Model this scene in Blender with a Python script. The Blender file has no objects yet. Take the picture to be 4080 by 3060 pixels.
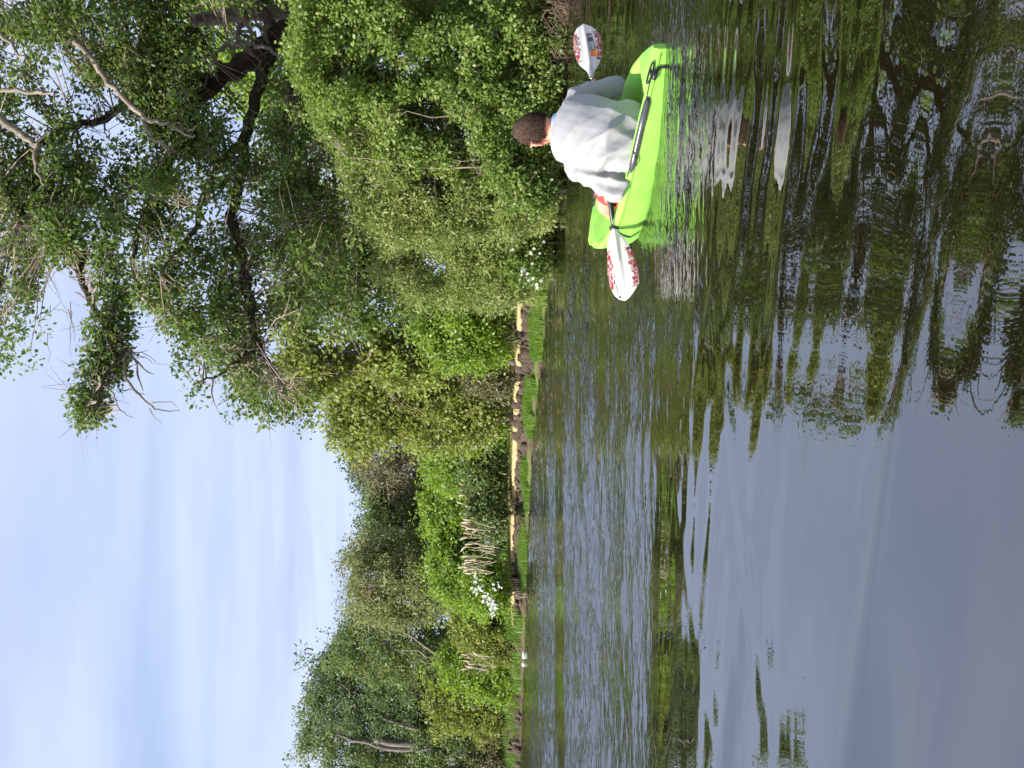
import bpy, bmesh, math, random
import numpy as np
from mathutils import Vector, Matrix, Quaternion

SEED = 7
random.seed(SEED)
rng = np.random.default_rng(SEED)
scene = bpy.context.scene
COL = scene.collection

# ------------------------------------------------------------------ camera
# The photograph is a portrait shot stored on its side: "up" points to the left of the frame.
F, UC, VC, V0, CAMH = 4000.0, 1530.0, 2040.0, 1990.0, 0.78
PITCH = math.atan((VC - V0) / F)
FWD = Vector((0, math.cos(PITCH), -math.sin(PITCH)))
UPV = Vector((0, math.sin(PITCH), math.cos(PITCH)))
RGT = Vector((1, 0, 0))
EYE = Vector((0, 0, CAMH))
cam_data = bpy.data.cameras.new('camera')
cam = bpy.data.objects.new('camera', cam_data)
COL.objects.link(cam)
cam_data.sensor_fit = 'HORIZONTAL'
cam_data.sensor_width = 36.0
cam_data.lens = 36.0 * F / 4080.0
cam_data.clip_start = 0.05
cam_data.clip_end = 3000
_m = Matrix((-UPV, RGT, -FWD)).transposed().to_4x4()
_m.translation = EYE
cam.matrix_world = _m
scene.camera = cam

# ------------------------------------------------------------------ world and sun
TO_SUN = Vector((-0.86, -0.38, 0.74)).normalized()
SUN_EL = math.asin(TO_SUN.z)
SUN_ROT = math.atan2(TO_SUN.x, TO_SUN.y)
world = bpy.data.worlds.new('World')
scene.world = world
world.use_nodes = True
wt = world.node_tree
wt.nodes.clear()


def N(t, kind, **kw):
    n = t.nodes.new(kind)
    for k, v in kw.items():
        if k == 'inp':
            for a, b in v.items():
                n.inputs[a].default_value = b
        else:
            setattr(n, k, v)
    return n


def L(t, a, b):
    t.links.new(a, b)


def ramp(t, stops, interp='LINEAR'):
    n = t.nodes.new('ShaderNodeValToRGB')
    cr = n.color_ramp
    cr.interpolation = interp
    while len(cr.elements) < len(stops):
        cr.elements.new(0.5)
    for e, (p, c) in zip(cr.elements, stops):
        e.position = p
        e.color = (c, c, c, 1) if isinstance(c, (int, float)) else (c[0], c[1], c[2], 1)
    return n


SKY_K = 0.10
sky = N(wt, 'ShaderNodeTexSky', sky_type='NISHITA', sun_disc=False)
sky.sun_elevation = SUN_EL
sky.sun_rotation = SUN_ROT
sky.air_density = 1.0
sky.dust_density = 1.2
sky.ozone_density = 1.2
tc = N(wt, 'ShaderNodeTexCoord')
sep = N(wt, 'ShaderNodeSeparateXYZ')
L(wt, tc.outputs['Generated'], sep.inputs[0])
zc = N(wt, 'ShaderNodeMath', operation='MAXIMUM', inp={1: 0.0})
L(wt, sep.outputs['Z'], zc.inputs[0])
za = N(wt, 'ShaderNodeMath', operation='ADD', inp={1: 0.16})
L(wt, zc.outputs[0], za.inputs[0])
dx = N(wt, 'ShaderNodeMath', operation='DIVIDE')
dy = N(wt, 'ShaderNodeMath', operation='DIVIDE')
L(wt, sep.outputs['X'], dx.inputs[0]); L(wt, za.outputs[0], dx.inputs[1])
L(wt, sep.outputs['Y'], dy.inputs[0]); L(wt, za.outputs[0], dy.inputs[1])
cmb = N(wt, 'ShaderNodeCombineXYZ')
L(wt, dx.outputs[0], cmb.inputs[0]); L(wt, dy.outputs[0], cmb.inputs[1])
mp = N(wt, 'ShaderNodeMapping')
mp.inputs['Scale'].default_value = (0.30, 1.5, 1)
mp.inputs['Rotation'].default_value = (0, 0, math.radians(4))
mp.inputs['Location'].default_value = (3.1, 0.55, 0)
L(wt, cmb.outputs[0], mp.inputs[0])
cn = N(wt, 'ShaderNodeTexNoise', inp={'Scale': 1.0, 'Detail': 5.0, 'Roughness': 0.45, 'Distortion': 0.5})
L(wt, mp.outputs[0], cn.inputs['Vector'])
cr = ramp(wt, [(0.30, 0.60), (0.42, 0.86), (0.55, 0.99)], 'EASE')
L(wt, cn.outputs['Fac'], cr.inputs[0])
# thin cirrus veil over the blue
mp2 = N(wt, 'ShaderNodeMapping')
mp2.inputs['Scale'].default_value = (0.55, 2.2, 1)
mp2.inputs['Rotation'].default_value = (0, 0, math.radians(-9))
L(wt, cmb.outputs[0], mp2.inputs[0])
cn2 = N(wt, 'ShaderNodeTexNoise', inp={'Scale': 1.3, 'Detail': 6.0, 'Roughness': 0.5, 'Distortion': 0.3})
L(wt, mp2.outputs[0], cn2.inputs['Vector'])
ccol = ramp(wt, [(0.36, (2.95, 3.55, 5.3)), (0.64, (4.1, 4.7, 6.15))])
L(wt, cn2.outputs['Fac'], ccol.inputs[0])
mixc = N(wt, 'ShaderNodeMix', data_type='RGBA')
L(wt, cr.outputs[0], mixc.inputs['Factor'])
L(wt, sky.outputs[0], mixc.inputs['A'])
L(wt, ccol.outputs[0], mixc.inputs['B'])
bg = N(wt, 'ShaderNodeBackground', inp={'Strength': SKY_K})
L(wt, mixc.outputs['Result'], bg.inputs['Color'])
wo = N(wt, 'ShaderNodeOutputWorld')
L(wt, bg.outputs[0], wo.inputs[0])

sun_d = bpy.data.lights.new('sun', 'SUN')
sun_d.energy = 5.0
sun_d.angle = math.radians(0.6)
sun_d.color = (1.0, 0.955, 0.88)
sun = bpy.data.objects.new('sun', sun_d)
COL.objects.link(sun)
sun.rotation_euler = (-TO_SUN).to_track_quat('-Z', 'Y').to_euler()

scene.view_settings.view_transform = 'Standard'
scene.view_settings.look = 'None'
scene.view_settings.gamma = 1.0
scene.view_settings.use_curve_mapping = False
scene.view_settings.exposure = 0.95
scene.render.engine = 'CYCLES'
scene.cycles.max_bounces = 7
scene.cycles.diffuse_bounces = 5
scene.cycles.transmission_bounces = 4
scene.cycles.use_denoising = True

K = 4080.0 / 2212.0     # many outlines below were measured on a 2212-pixel-wide view


def at(x, y, d):
    """World point seen at full-size pixel (x, y) of the sideways photograph, at distance d along +Y."""
    r = RGT * ((3060.0 - y - UC) / F) + UPV * (-(x - VC) / F) + FWD
    return EYE + r * (d / r.y)


def at_np(x, y, d):
    a = (3060.0 - y - UC) / F
    b = -(x - VC) / F
    ry = b * UPV.y + FWD.y
    rz = b * UPV.z + FWD.z
    k = d / ry
    return np.stack([a * k, d * np.ones_like(k), CAMH + rz * k], axis=-1)


# ------------------------------------------------------------------ generic builders
def link(o, parent=None):
    COL.objects.link(o)
    if parent is not None:
        o.parent = parent
    return o


def tag(o, label=None, category=None, group=None, kind=None):
    if label: o['label'] = label
    if category: o['category'] = category
    if group: o['group'] = group
    if kind: o['kind'] = kind
    return o


def empty(name, loc=(0, 0, 0)):
    o = bpy.data.objects.new(name, None)
    o.location = loc
    o.empty_display_size = 0.2
    return link(o)


def np_mesh(name, verts, faces, mat=None, attrs=None, smooth=False):
    """faces: (n,3) or (n,4) int array, or a list of such arrays."""
    me = bpy.data.meshes.new(name)
    verts = np.asarray(verts, dtype=np.float32)
    if not isinstance(faces, list):
        faces = [faces]
    faces = [np.asarray(f, dtype=np.int32) for f in faces if len(f)]
    nl = sum(f.size for f in faces)
    npoly = sum(len(f) for f in faces)
    me.vertices.add(len(verts))
    me.vertices.foreach_set('co', verts.ravel())
    me.loops.add(nl)
    me.loops.foreach_set('vertex_index', np.concatenate([f.ravel() for f in faces]))
    me.polygons.add(npoly)
    tot = np.concatenate([np.full(len(f), f.shape[1], dtype=np.int32) for f in faces])
    st = np.concatenate([[0], np.cumsum(tot)[:-1]]).astype(np.int32)
    me.polygons.foreach_set('loop_start', st)
    if smooth:
        me.polygons.foreach_set('use_smooth', np.ones(npoly, dtype=bool))
    if attrs:
        for k, v in attrs.items():
            v = np.asarray(v, dtype=np.float32)
            if v.ndim == 1:
                a = me.attributes.new(k, 'FLOAT', 'POINT')
                a.data.foreach_set('value', v)
            else:
                a = me.attributes.new(k, 'FLOAT_COLOR', 'POINT')
                a.data.foreach_set('color', v.ravel())
    me.update(calc_edges=True)
    if mat is not None:
        me.materials.append(mat)
    return me


def mesh_obj(name, me, parent=None, world_space=True):
    o = bpy.data.objects.new(name, me)
    link(o, parent)
    if parent is not None and world_space:
        # mesh is written in world coordinates: shift it so that the part keeps its place under its thing
        loc = parent.matrix_basis.translation.copy()
        pp = parent.parent
        while pp is not None:
            loc += pp.matrix_basis.translation
            pp = pp.parent
        me.transform(Matrix.Translation(-loc))
    return o


def perp(d):
    d = d.normalized()
    a = Vector((0, 0, 1)) if abs(d.z) < 0.9 else Vector((1, 0, 0))
    s = d.cross(a).normalized()
    return s, s.cross(d).normalized()


class Tubes:
    """Collects tapered tubes into one mesh."""
    def __init__(self, sides=6):
        self.v, self.q, self.t, self.n, self.sides = [], [], [], 0, sides

    def add(self, pts, radii, sides=None, jitter=0.0, cap=True):
        k = sides or self.sides
        pts = [Vector(p) for p in pts]
        if len(pts) < 2:
            return
        s = None
        for i, p in enumerate(pts):
            d = (pts[min(i + 1, len(pts) - 1)] - pts[max(i - 1, 0)])
            if d.length < 1e-9:
                d = Vector((0, 0, 1))
            d.normalize()
            if s is None:
                s, b = perp(d)
            else:
                s = (s - d * s.dot(d))
                if s.length < 1e-6:
                    s, _ = perp(d)
                s.normalize()
            b = d.cross(s)
            for j in range(k):
                a = 2 * math.pi * j / k
                r = radii[i] * (1 + (random.uniform(-jitter, jitter) if jitter else 0))
                w = p + (s * math.cos(a) + b * math.sin(a)) * r
                self.v.append((w.x, w.y, w.z))
        m = len(pts)
        for i in range(m - 1):
            for j in range(k):
                a = self.n + i * k + j
                b2 = self.n + i * k + (j + 1) % k
                self.q.append((a, b2, b2 + k, a + k))
        if cap:
            self.v.append(tuple(pts[0])); self.v.append(tuple(pts[-1]))
            c0, c1 = self.n + m * k, self.n + m * k + 1
            for j in range(k):
                self.t.append((c0, self.n + (j + 1) % k, self.n + j))
                self.t.append((c1, self.n + (m - 1) * k + j, self.n + (m - 1) * k + (j + 1) % k))
            self.n += 2
        self.n += m * k

    def mesh(self, name, mat, smooth=True):
        fs = []
        if self.q: fs.append(np.array(self.q))
        if self.t: fs.append(np.array(self.t))
        return np_mesh(name, np.array(self.v), fs, mat, smooth=smooth)


def wiggle(pts, amp, per=3):
    """Subdivide a polyline (Catmull-Rom) and shake it a little, so that limbs look grown."""
    pts = [Vector(p) for p in pts]
    out = []
    for i in range(len(pts) - 1):
        p0 = pts[max(i - 1, 0)]; p1 = pts[i]; p2 = pts[i + 1]; p3 = pts[min(i + 2, len(pts) - 1)]
        for j in range(per):
            t = j / per
            q = 0.5 * ((2 * p1) + (p2 - p0) * t + (2 * p0 - 5 * p1 + 4 * p2 - p3) * t * t + (3 * p1 - p0 - 3 * p2 + p3) * t ** 3)
            if i + j > 0:
                q = q + Vector((random.gauss(0, amp), random.gauss(0, amp), random.gauss(0, amp)))
            out.append(q)
    out.append(pts[-1])
    return out


def lerp_list(vals, n):
    xs = np.linspace(0, len(vals) - 1, n)
    return list(np.interp(xs, range(len(vals)), vals))


# value noise for clumps and gaps
_tab = rng.random(4096).astype(np.float32)


def vnoise(p, seed=0):
    p = np.asarray(p, dtype=np.float64)
    i = np.floor(p).astype(np.int64)
    f = p - i
    f = f * f * (3 - 2 * f)
    def h(a, b, c):
        return _tab[((a * 73856093) ^ (b * 19349663) ^ (c * 83492791) ^ (seed * 2654435)) & 4095]
    r = 0
    for a in (0, 1):
        for b in (0, 1):
            for c in (0, 1):
                w = (f[:, 0] if a else 1 - f[:, 0]) * (f[:, 1] if b else 1 - f[:, 1]) * (f[:, 2] if c else 1 - f[:, 2])
                r = r + w * h(i[:, 0] + a, i[:, 1] + b, i[:, 2] + c)
    return r


def fnoise(p, oct=4, seed=0):
    r, a, tot = 0, 1.0, 0
    for o in range(oct):
        r = r + a * vnoise(np.asarray(p) * 2 ** o, seed + o)
        tot += a
        a *= 0.5
    return r / tot


# ------------------------------------------------------------------ materials
def new_mat(name):
    m = bpy.data.materials.new(name)
    m.use_nodes = True
    m.node_tree.nodes.clear()
    return m, m.node_tree


def leaf_mat(name, dark, mid, light, trans=0.44, rough=0.45, tcol=None):
    m, t = new_mat(name)
    at_ = N(t, 'ShaderNodeAttribute', attribute_name='tint')
    r = ramp(t, [(0.0, dark), (0.5, mid), (1.0, light)])
    L(t, at_.outputs['Fac'], r.inputs[0])
    p = N(t, 'ShaderNodeBsdfPrincipled', inp={'Roughness': rough, 'Specular IOR Level': 0.42})
    L(t, r.outputs[0], p.inputs['Base Color'])
    tr = N(t, 'ShaderNodeBsdfTranslucent')
    hs = N(t, 'ShaderNodeHueSaturation', inp={'Hue': 0.485, 'Saturation': 1.15, 'Value': 1.7})
    L(t, r.outputs[0], hs.inputs['Color'])
    L(t, hs.outputs[0], tr.inputs['Color'])
    mx = N(t, 'ShaderNodeMixShader', inp={0: trans})
    L(t, p.outputs[0], mx.inputs[1]); L(t, tr.outputs[0], mx.inputs[2])
    o = N(t, 'ShaderNodeOutputMaterial')
    L(t, mx.outputs[0], o.inputs[0])
    return m


def noise_mat(name, c1, c2, scale=8.0, rough=0.85, bump=0.3, detail=6.0, stretch=(1, 1, 1), c3=None, dist=0.02, spec=0.25):
    m, t = new_mat(name)
    tcn = N(t, 'ShaderNodeTexCoord')
    mpn = N(t, 'ShaderNodeMapping')
    mpn.inputs['Scale'].default_value = stretch
    L(t, tcn.outputs['Object'], mpn.inputs[0])
    n1 = N(t, 'ShaderNodeTexNoise', inp={'Scale': scale, 'Detail': detail, 'Roughness': 0.62})
    L(t, mpn.outputs[0], n1.inputs['Vector'])
    st = [(0.3, c1), (0.7, c2)] if c3 is None else [(0.28, c1), (0.5, c2), (0.72, c3)]
    r = ramp(t, st)
    L(t, n1.outputs['Fac'], r.inputs[0])
    p = N(t, 'ShaderNodeBsdfPrincipled', inp={'Roughness': rough, 'Specular IOR Level': spec})
    L(t, r.outputs[0], p.inputs['Base Color'])
    if bump:
        n2 = N(t, 'ShaderNodeTexNoise', inp={'Scale': scale * 3, 'Detail': 5.0, 'Roughness': 0.6})
        L(t, mpn.outputs[0], n2.inputs['Vector'])
        b = N(t, 'ShaderNodeBump', inp={'Strength': bump, 'Distance': dist})
        L(t, n2.outputs['Fac'], b.inputs['Height'])
        L(t, b.outputs[0], p.inputs['Normal'])
    o = N(t, 'ShaderNodeOutputMaterial')
    L(t, p.outputs[0], o.inputs[0])
    return m


def attr_color_mat(name, rough=0.9, noise=0.35, scale=30.0, bump=0.4, dist=0.02):
    m, t = new_mat(name)
    a = N(t, 'ShaderNodeAttribute', attribute_name='col')
    tcn = N(t, 'ShaderNodeTexCoord')
    n1 = N(t, 'ShaderNodeTexNoise', inp={'Scale': scale, 'Detail': 6.0, 'Roughness': 0.65})
    L(t, tcn.outputs['Object'], n1.inputs['Vector'])
    r = ramp(t, [(0.3, 1 - noise), (0.7, 1 + noise)])
    L(t, n1.outputs['Fac'], r.inputs[0])
    mx = N(t, 'ShaderNodeMix', data_type='RGBA', blend_type='MULTIPLY', inp={'Factor': 1.0})
    L(t, a.outputs['Color'], mx.inputs['A']); L(t, r.outputs[0], mx.inputs['B'])
    p = N(t, 'ShaderNodeBsdfPrincipled', inp={'Roughness': rough, 'Specular IOR Level': 0.2})
    L(t, mx.outputs['Result'], p.inputs['Base Color'])
    b = N(t, 'ShaderNodeBump', inp={'Strength': bump, 'Distance': dist})
    L(t, n1.outputs['Fac'], b.inputs['Height'])
    L(t, b.outputs[0], p.inputs['Normal'])
    o = N(t, 'ShaderNodeOutputMaterial')
    L(t, p.outputs[0], o.inputs[0])
    return m


M = {}
M['oak_leaf'] = leaf_mat('oak_leaf', (0.045, 0.085, 0.018), (0.095, 0.15, 0.034), (0.175, 0.235, 0.06))
M['bush_leaf'] = leaf_mat('bush_leaf', (0.07, 0.125, 0.024), (0.155, 0.235, 0.05), (0.275, 0.34, 0.095))
M['willow_leaf'] = leaf_mat('willow_leaf', (0.10, 0.145, 0.038), (0.21, 0.262, 0.078), (0.34, 0.382, 0.140))
M['airy_leaf'] = leaf_mat('airy_leaf', (0.095, 0.13, 0.028), (0.18, 0.225, 0.05), (0.29, 0.32, 0.095))
M['far_leaf'] = leaf_mat('far_leaf', (0.06, 0.1, 0.028), (0.115, 0.17, 0.052), (0.2, 0.245, 0.085))
M['far_dark_leaf'] = leaf_mat('far_dark_leaf', (0.042, 0.078, 0.028), (0.085, 0.135, 0.05), (0.155, 0.205, 0.08))
M['olive_leaf'] = leaf_mat('olive_leaf', (0.09, 0.115, 0.038), (0.165, 0.195, 0.07), (0.26, 0.28, 0.115))
M['brown_leaf'] = leaf_mat('brown_leaf', (0.085, 0.088, 0.04), (0.15, 0.15, 0.07), (0.23, 0.222, 0.115))
M['bright_leaf'] = leaf_mat('bright_leaf', (0.085, 0.15, 0.022), (0.165, 0.265, 0.042), (0.275, 0.365, 0.08))
M['grass_blade'] = leaf_mat('grass_blade', (0.085, 0.155, 0.022), (0.145, 0.260, 0.035), (0.220, 0.330, 0.060))
M['meadow_blade'] = leaf_mat('meadow_blade', (0.080, 0.120, 0.030), (0.135, 0.185, 0.045), (0.25, 0.25, 0.10))
M['lawn_blade'] = leaf_mat('lawn_blade', (0.16, 0.19, 0.04), (0.23, 0.26, 0.07), (0.33, 0.32, 0.12))
M['petal'] = leaf_mat('petal', (0.66, 0.66, 0.60), (0.76, 0.76, 0.71), (0.82, 0.82, 0.78), trans=0.2)
M['bark_dark'] = noise_mat('bark_dark', (0.025, 0.018, 0.012), (0.085, 0.062, 0.042), 9, bump=0.9, stretch=(1, 1, 0.35), dist=0.03)
M['bark_pale'] = noise_mat('bark_pale', (0.09, 0.07, 0.053), (0.33, 0.275, 0.21), 11, bump=0.7, stretch=(1, 1, 0.35))
M['bark_grey'] = noise_mat('bark_grey', (0.085, 0.07, 0.056), (0.23, 0.20, 0.165), 9, bump=0.6, stretch=(1, 1, 0.3))
M['twig'] = noise_mat('twig', (0.20, 0.15, 0.11), (0.40, 0.32, 0.25), 12, bump=0.3)
M['dead_twig'] = noise_mat('dead_twig', (0.17, 0.13, 0.095), (0.36, 0.29, 0.22), 12, bump=0.3)
M['root'] = noise_mat('root', (0.05, 0.032, 0.022), (0.17, 0.12, 0.085), 14, bump=0.3)
M['reed'] = noise_mat('reed', (0.36, 0.29, 0.19), (0.56, 0.46, 0.32), 20, bump=0.2)
M['plume'] = noise_mat('plume', (0.40, 0.31, 0.21), (0.58, 0.47, 0.34), 40, bump=0.6)
M['mud'] = noise_mat('mud', (0.035, 0.024, 0.017), (0.105, 0.076, 0.055), 9, bump=0.9, c3=(0.18, 0.135, 0.10), dist=0.03)
M['turf_sand'] = noise_mat('turf_sand', (0.24, 0.17, 0.085), (0.42, 0.31, 0.16), 14, bump=0.6, c3=(0.30, 0.27, 0.10), dist=0.02)
M['ground'] = attr_color_mat('ground', scale=14)

# ------------------------------------------------------------------ the ground and the bank line
BANK_PX = [(2270, -1500, None)]
bank = [(16, -60), (12, -8), (8.2, 5.2), (5.9, 9.2), (4.25, 11.1), (2.9, 12.5), (1.75, 15.4), (0.3, 19.0), (-0.97, 22.6), (-3.0, 25.8), (-5.1, 28.4),
        (-8.6, 31.6), (-14.9, 38.0), (-30, 47), (-70, 62), (-300, 110)]
bank_v = wiggle([Vector((x, y, 0)) for x, y in bank], 0.0, per=24)
BP = np.array([(p.x, p.y) for p in bank_v])
seg = np.linalg.norm(np.diff(BP, axis=0), axis=1)
BS = np.concatenate([[0], np.cumsum(seg)])


def bank_at(s):
    """point and landward normal of the bank line at arc length s"""
    x = np.interp(s, BS, BP[:, 0]); y = np.interp(s, BS, BP[:, 1])
    e = 0.4
    dx_ = np.interp(s + e, BS, BP[:, 0]) - np.interp(s - e, BS, BP[:, 0])
    dy_ = np.interp(s + e, BS, BP[:, 1]) - np.interp(s - e, BS, BP[:, 1])
    l = np.hypot(dx_, dy_)
    return x, y, dy_ / l, -dx_ / l


def s_of_y(ypix):
    """arc length where the bank line is seen at full-size picture row ypix"""
    u = (3060.0 - np.asarray(ypix, dtype=float) - UC) / F
    ok = (BP[:, 1] > 3) & (BP[:, 1] < 100)
    uu = BP[ok, 0] / BP[ok, 1]
    ss = BS[ok]
    o = np.argsort(uu)
    return np.interp(u, uu[o], ss[o])


S_A, S_B = float(s_of_y(1080)), float(s_of_y(2520))     # open, mown stretch of the bank


def openness(s):
    return np.clip((s - S_A + 1.0) / 1.5, 0, 1) * np.clip((S_B + 1.5 - s) / 2.5, 0, 1)


TP = np.array([-40, -8, -3, -1.2, -0.4, 0.0, 0.16, 0.42, 0.55, 0.62, 0.68, 0.74, 0.86, 1.2, 2.0, 3.5, 6, 10, 18, 40, 120, 500])
ZP_OPEN = np.array([-2.0, -1.6, -1.1, -0.6, -0.18, -0.02, 0.04, 0.09, 0.12, 0.22, 0.34, 0.415, 0.44, 0.455, 0.47, 0.49, 0.55, 0.65, 0.85, 1.2, 2.5, 6])
ZP_BUSH = np.array([-2.0, -1.6, -1.1, -0.6, -0.18, -0.02, 0.06, 0.16, 0.20, 0.24, 0.27, 0.30, 0.34, 0.40, 0.48, 0.52, 0.58, 0.68, 0.85, 1.2, 2.5, 6])


def bank_wob(s):
    s = np.asarray(s, dtype=float)
    z = np.zeros_like(s)
    return (fnoise(np.stack([s * 0.9, z + 3.3, z], -1), 4, 11) - 0.5) * 0.55


def ground_z(s, t):
    k = openness(s)
    w = bank_wob(s) * np.clip(1 - np.abs(t - 0.6) / 1.2, 0, 1)
    tt = t + w
    return ZP_OPEN_i(tt) * k + ZP_BUSH_i(tt) * (1 - k)


def ZP_OPEN_i(t): return np.interp(t, TP, ZP_OPEN)
def ZP_BUSH_i(t): return np.interp(t, TP, ZP_BUSH)


def ground_at(x, y):
    """approximate ground height at a world position (nearest bank point)"""
    d = np.hypot(BP[:, 0] - x, BP[:, 1] - y)
    i = int(np.argmin(d))
    bx, by, nx, ny = bank_at(BS[i])
    t = (x - bx) * nx + (y - by) * ny
    return float(ground_z(np.array([BS[i]]), np.array([max(t, 0.05)]))[0])


s_dense = np.arange(s_of_y(-300), s_of_y(3200), 0.06)
s_all = np.concatenate([np.linspace(0, s_dense[0] - 0.3, 40), s_dense, np.linspace(s_dense[-1] + 0.5, BS[-1] - 0.5, 60)])
t_all = np.array([-40, -8, -3, -1.2, -0.6, -0.3, -0.12, 0.0, 0.08, 0.16, 0.24, 0.32, 0.40, 0.46, 0.50, 0.54, 0.58, 0.62, 0.66, 0.70, 0.74, 0.78, 0.84, 0.92,
                  1.05, 1.3, 1.7, 2.3, 3.2, 4.5, 6.5, 10, 16, 26, 45, 90, 200, 480])
SS, TT = np.meshgrid(s_all, t_all, indexing='ij')
bx, by, nx, ny = bank_at(SS.ravel())
tf = TT.ravel()
gx = bx + nx * tf; gy = by + ny * tf
gz = ground_z(SS.ravel(), tf)
nz = fnoise(np.stack([gx * 2.2, gy * 2.2, gz * 3], -1), 4, 5) - 0.5
gz = gz + nz * np.where(tf > 0.85, 0.05, 0.10) * (tf > -0.2) * (tf < 60)
op = openness(SS.ravel())
wobt = tf + bank_wob(SS.ravel())
mud_c = np.array([0.085, 0.061, 0.044]); lawn_c = np.array([0.185, 0.200, 0.055]); dirt_c = np.array([0.085, 0.058, 0.038]); foot_c = np.array([0.11, 0.135, 0.032])
sandc = np.array([0.42, 0.31, 0.16])
colr = np.where((wobt < 0.80)[:, None], mud_c, lawn_c)
colr = np.where(((wobt > 0.74) & (wobt < 0.88))[:, None], sandc, colr)
ptch = fnoise(np.stack([SS.ravel() * 0.7, tf * 2, tf * 0], -1), 3, 31)
colr = np.where(((wobt > 0.10) & (wobt < 0.46) & (ptch > 0.42))[:, None], foot_c, colr)
colr = colr * op[:, None] + (1 - op[:, None]) * np.where((tf > 3)[:, None], foot_c * 0.7, dirt_c)
colr = np.concatenate([colr, np.ones((len(colr), 1))], 1)
ns, nt = len(s_all), len(t_all)
idx = np.arange(ns * nt).reshape(ns, nt)
q = np.stack([idx[:-1, :-1], idx[1:, :-1], idx[1:, 1:], idx[:-1, 1:]], -1).reshape(-1, 4)[:, ::-1]
ground = mesh_obj('ground', np_mesh('ground', np.stack([gx, gy, gz], -1), q, M['ground'], {'col': colr}, smooth=True))
tag(ground, 'low grassy river bank with a cut edge of brown earth', kind='structure')

# lumps of earth breaking out of the cut bank
ico = bmesh.new()
bmesh.ops.create_icosphere(ico, subdivisions=2, radius=1.0)
IV = np.array([v.co[:] for v in ico.verts]); IF = np.array([[v.index for v in f.verts] for f in ico.faces])
ico.free()


def lump_mesh(name, mat, seed, rough=0.5, freq=1.4):
    n = fnoise(IV * freq + seed * 7.3, 4, seed) - 0.5
    v = IV * (1 + n * 2 * rough)[:, None]
    return np_mesh(name, v, IF, mat, smooth=False)


clod_meshes = [lump_mesh('earth_clump', M['mud'], i, 0.85, 1.9) for i in range(6)]
for i in range(120):
    s = S_A + 0.2 + (S_B - S_A - 0.1) * (i + random.uniform(-0.4, 0.4)) / 120
    w = float(bank_wob(np.array([s]))[0])
    t = random.choice([0.60, 0.64, 0.68, 0.52]) - w + random.uniform(-0.05, 0.03)
    bx1, by1, nx1, ny1 = bank_at(s)
    o = bpy.data.objects.new('earth_clump', random.choice(clod_meshes))
    link(o, ground)
    o.location = (bx1 + nx1 * t, by1 + ny1 * t, float(ground_z(np.array([s]), np.array([t]))[0]) + random.uniform(-0.06, 0.0))
    k = random.uniform(0.06, 0.15)
    o.scale = (k * random.uniform(0.7, 1.5), k * random.uniform(0.6, 1.1), k * random.uniform(0.7, 1.5))
    o.rotation_euler = (random.uniform(-0.5, 0.5), random.uniform(-0.5, 0.5), random.uniform(0, 6))

# dry sandy turf that hangs over the cut edge in points
tv, tq = [], []
ss = np.arange(S_A - 0.3, S_B + 0.6, 0.055)
low = fnoise(np.stack([ss * 2.1, ss * 0 + 9.1, ss * 0], -1), 3, 21)
for i, s in enumerate(ss):
    bx1, by1, nx1, ny1 = bank_at(s)
    w = float(bank_wob(np.array([s]))[0])
    te = 0.80 - w
    drop = max(0.035, 0.34 * (low[i] - 0.28) + random.uniform(-0.02, 0.03))
    zt = float(ground_z(np.array([s]), np.array([0.98 - w]))[0])
    prof = [(te + 0.10, zt - 0.012), (te + 0.02, zt + 0.010), (te - 0.11, zt - 0.005), (te - 0.15, zt - drop * 0.5), (te - 0.14, zt - drop), (te - 0.06, zt - drop * 0.8)]
    for (t, z) in prof:
        tv.append((bx1 + nx1 * t, by1 + ny1 * t, z + random.uniform(-0.008, 0.008)))
m_ = 6
for i in range(len(ss) - 1):
    for j in range(m_ - 1):
        a = i * m_ + j
        tq.append((a, a + m_, a + m_ + 1, a + 1))
mesh_obj('turf_edge', np_mesh('turf_edge', np.array(tv), np.array(tq), M['turf_sand'], smooth=True), ground)

# ------------------------------------------------------------------ water
m, t = new_mat('river_water')
geo = N(t, 'ShaderNodeNewGeometry')


def wnoise(lx, ly, rot=0.0, detail=2.0, dist=0.0, off=(0, 0, 0)):
    mp_ = N(t, 'ShaderNodeMapping')
    mp_.inputs['Scale'].default_value = (1.0 / lx, 1.0 / ly, 1)
    mp_.inputs['Rotation'].default_value = (0, 0, math.radians(rot))
    mp_.inputs['Location'].default_value = off
    L(t, geo.outputs['Position'], mp_.inputs[0])
    n = N(t, 'ShaderNodeTexNoise', inp={'Scale': 1.0, 'Detail': detail, 'Roughness': 0.5, 'Distortion': dist})
    L(t, mp_.outputs[0], n.inputs['Vector'])
    return n.outputs['Fac']


def wmath(op, a, b):
    n = N(t, 'ShaderNodeMath', operation=op)
    for i, v in enumerate((a, b)):
        if isinstance(v, (int, float)):
            n.inputs[i].default_value = v
        else:
            L(t, v, n.inputs[i])
    return n.outputs[0]


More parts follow.
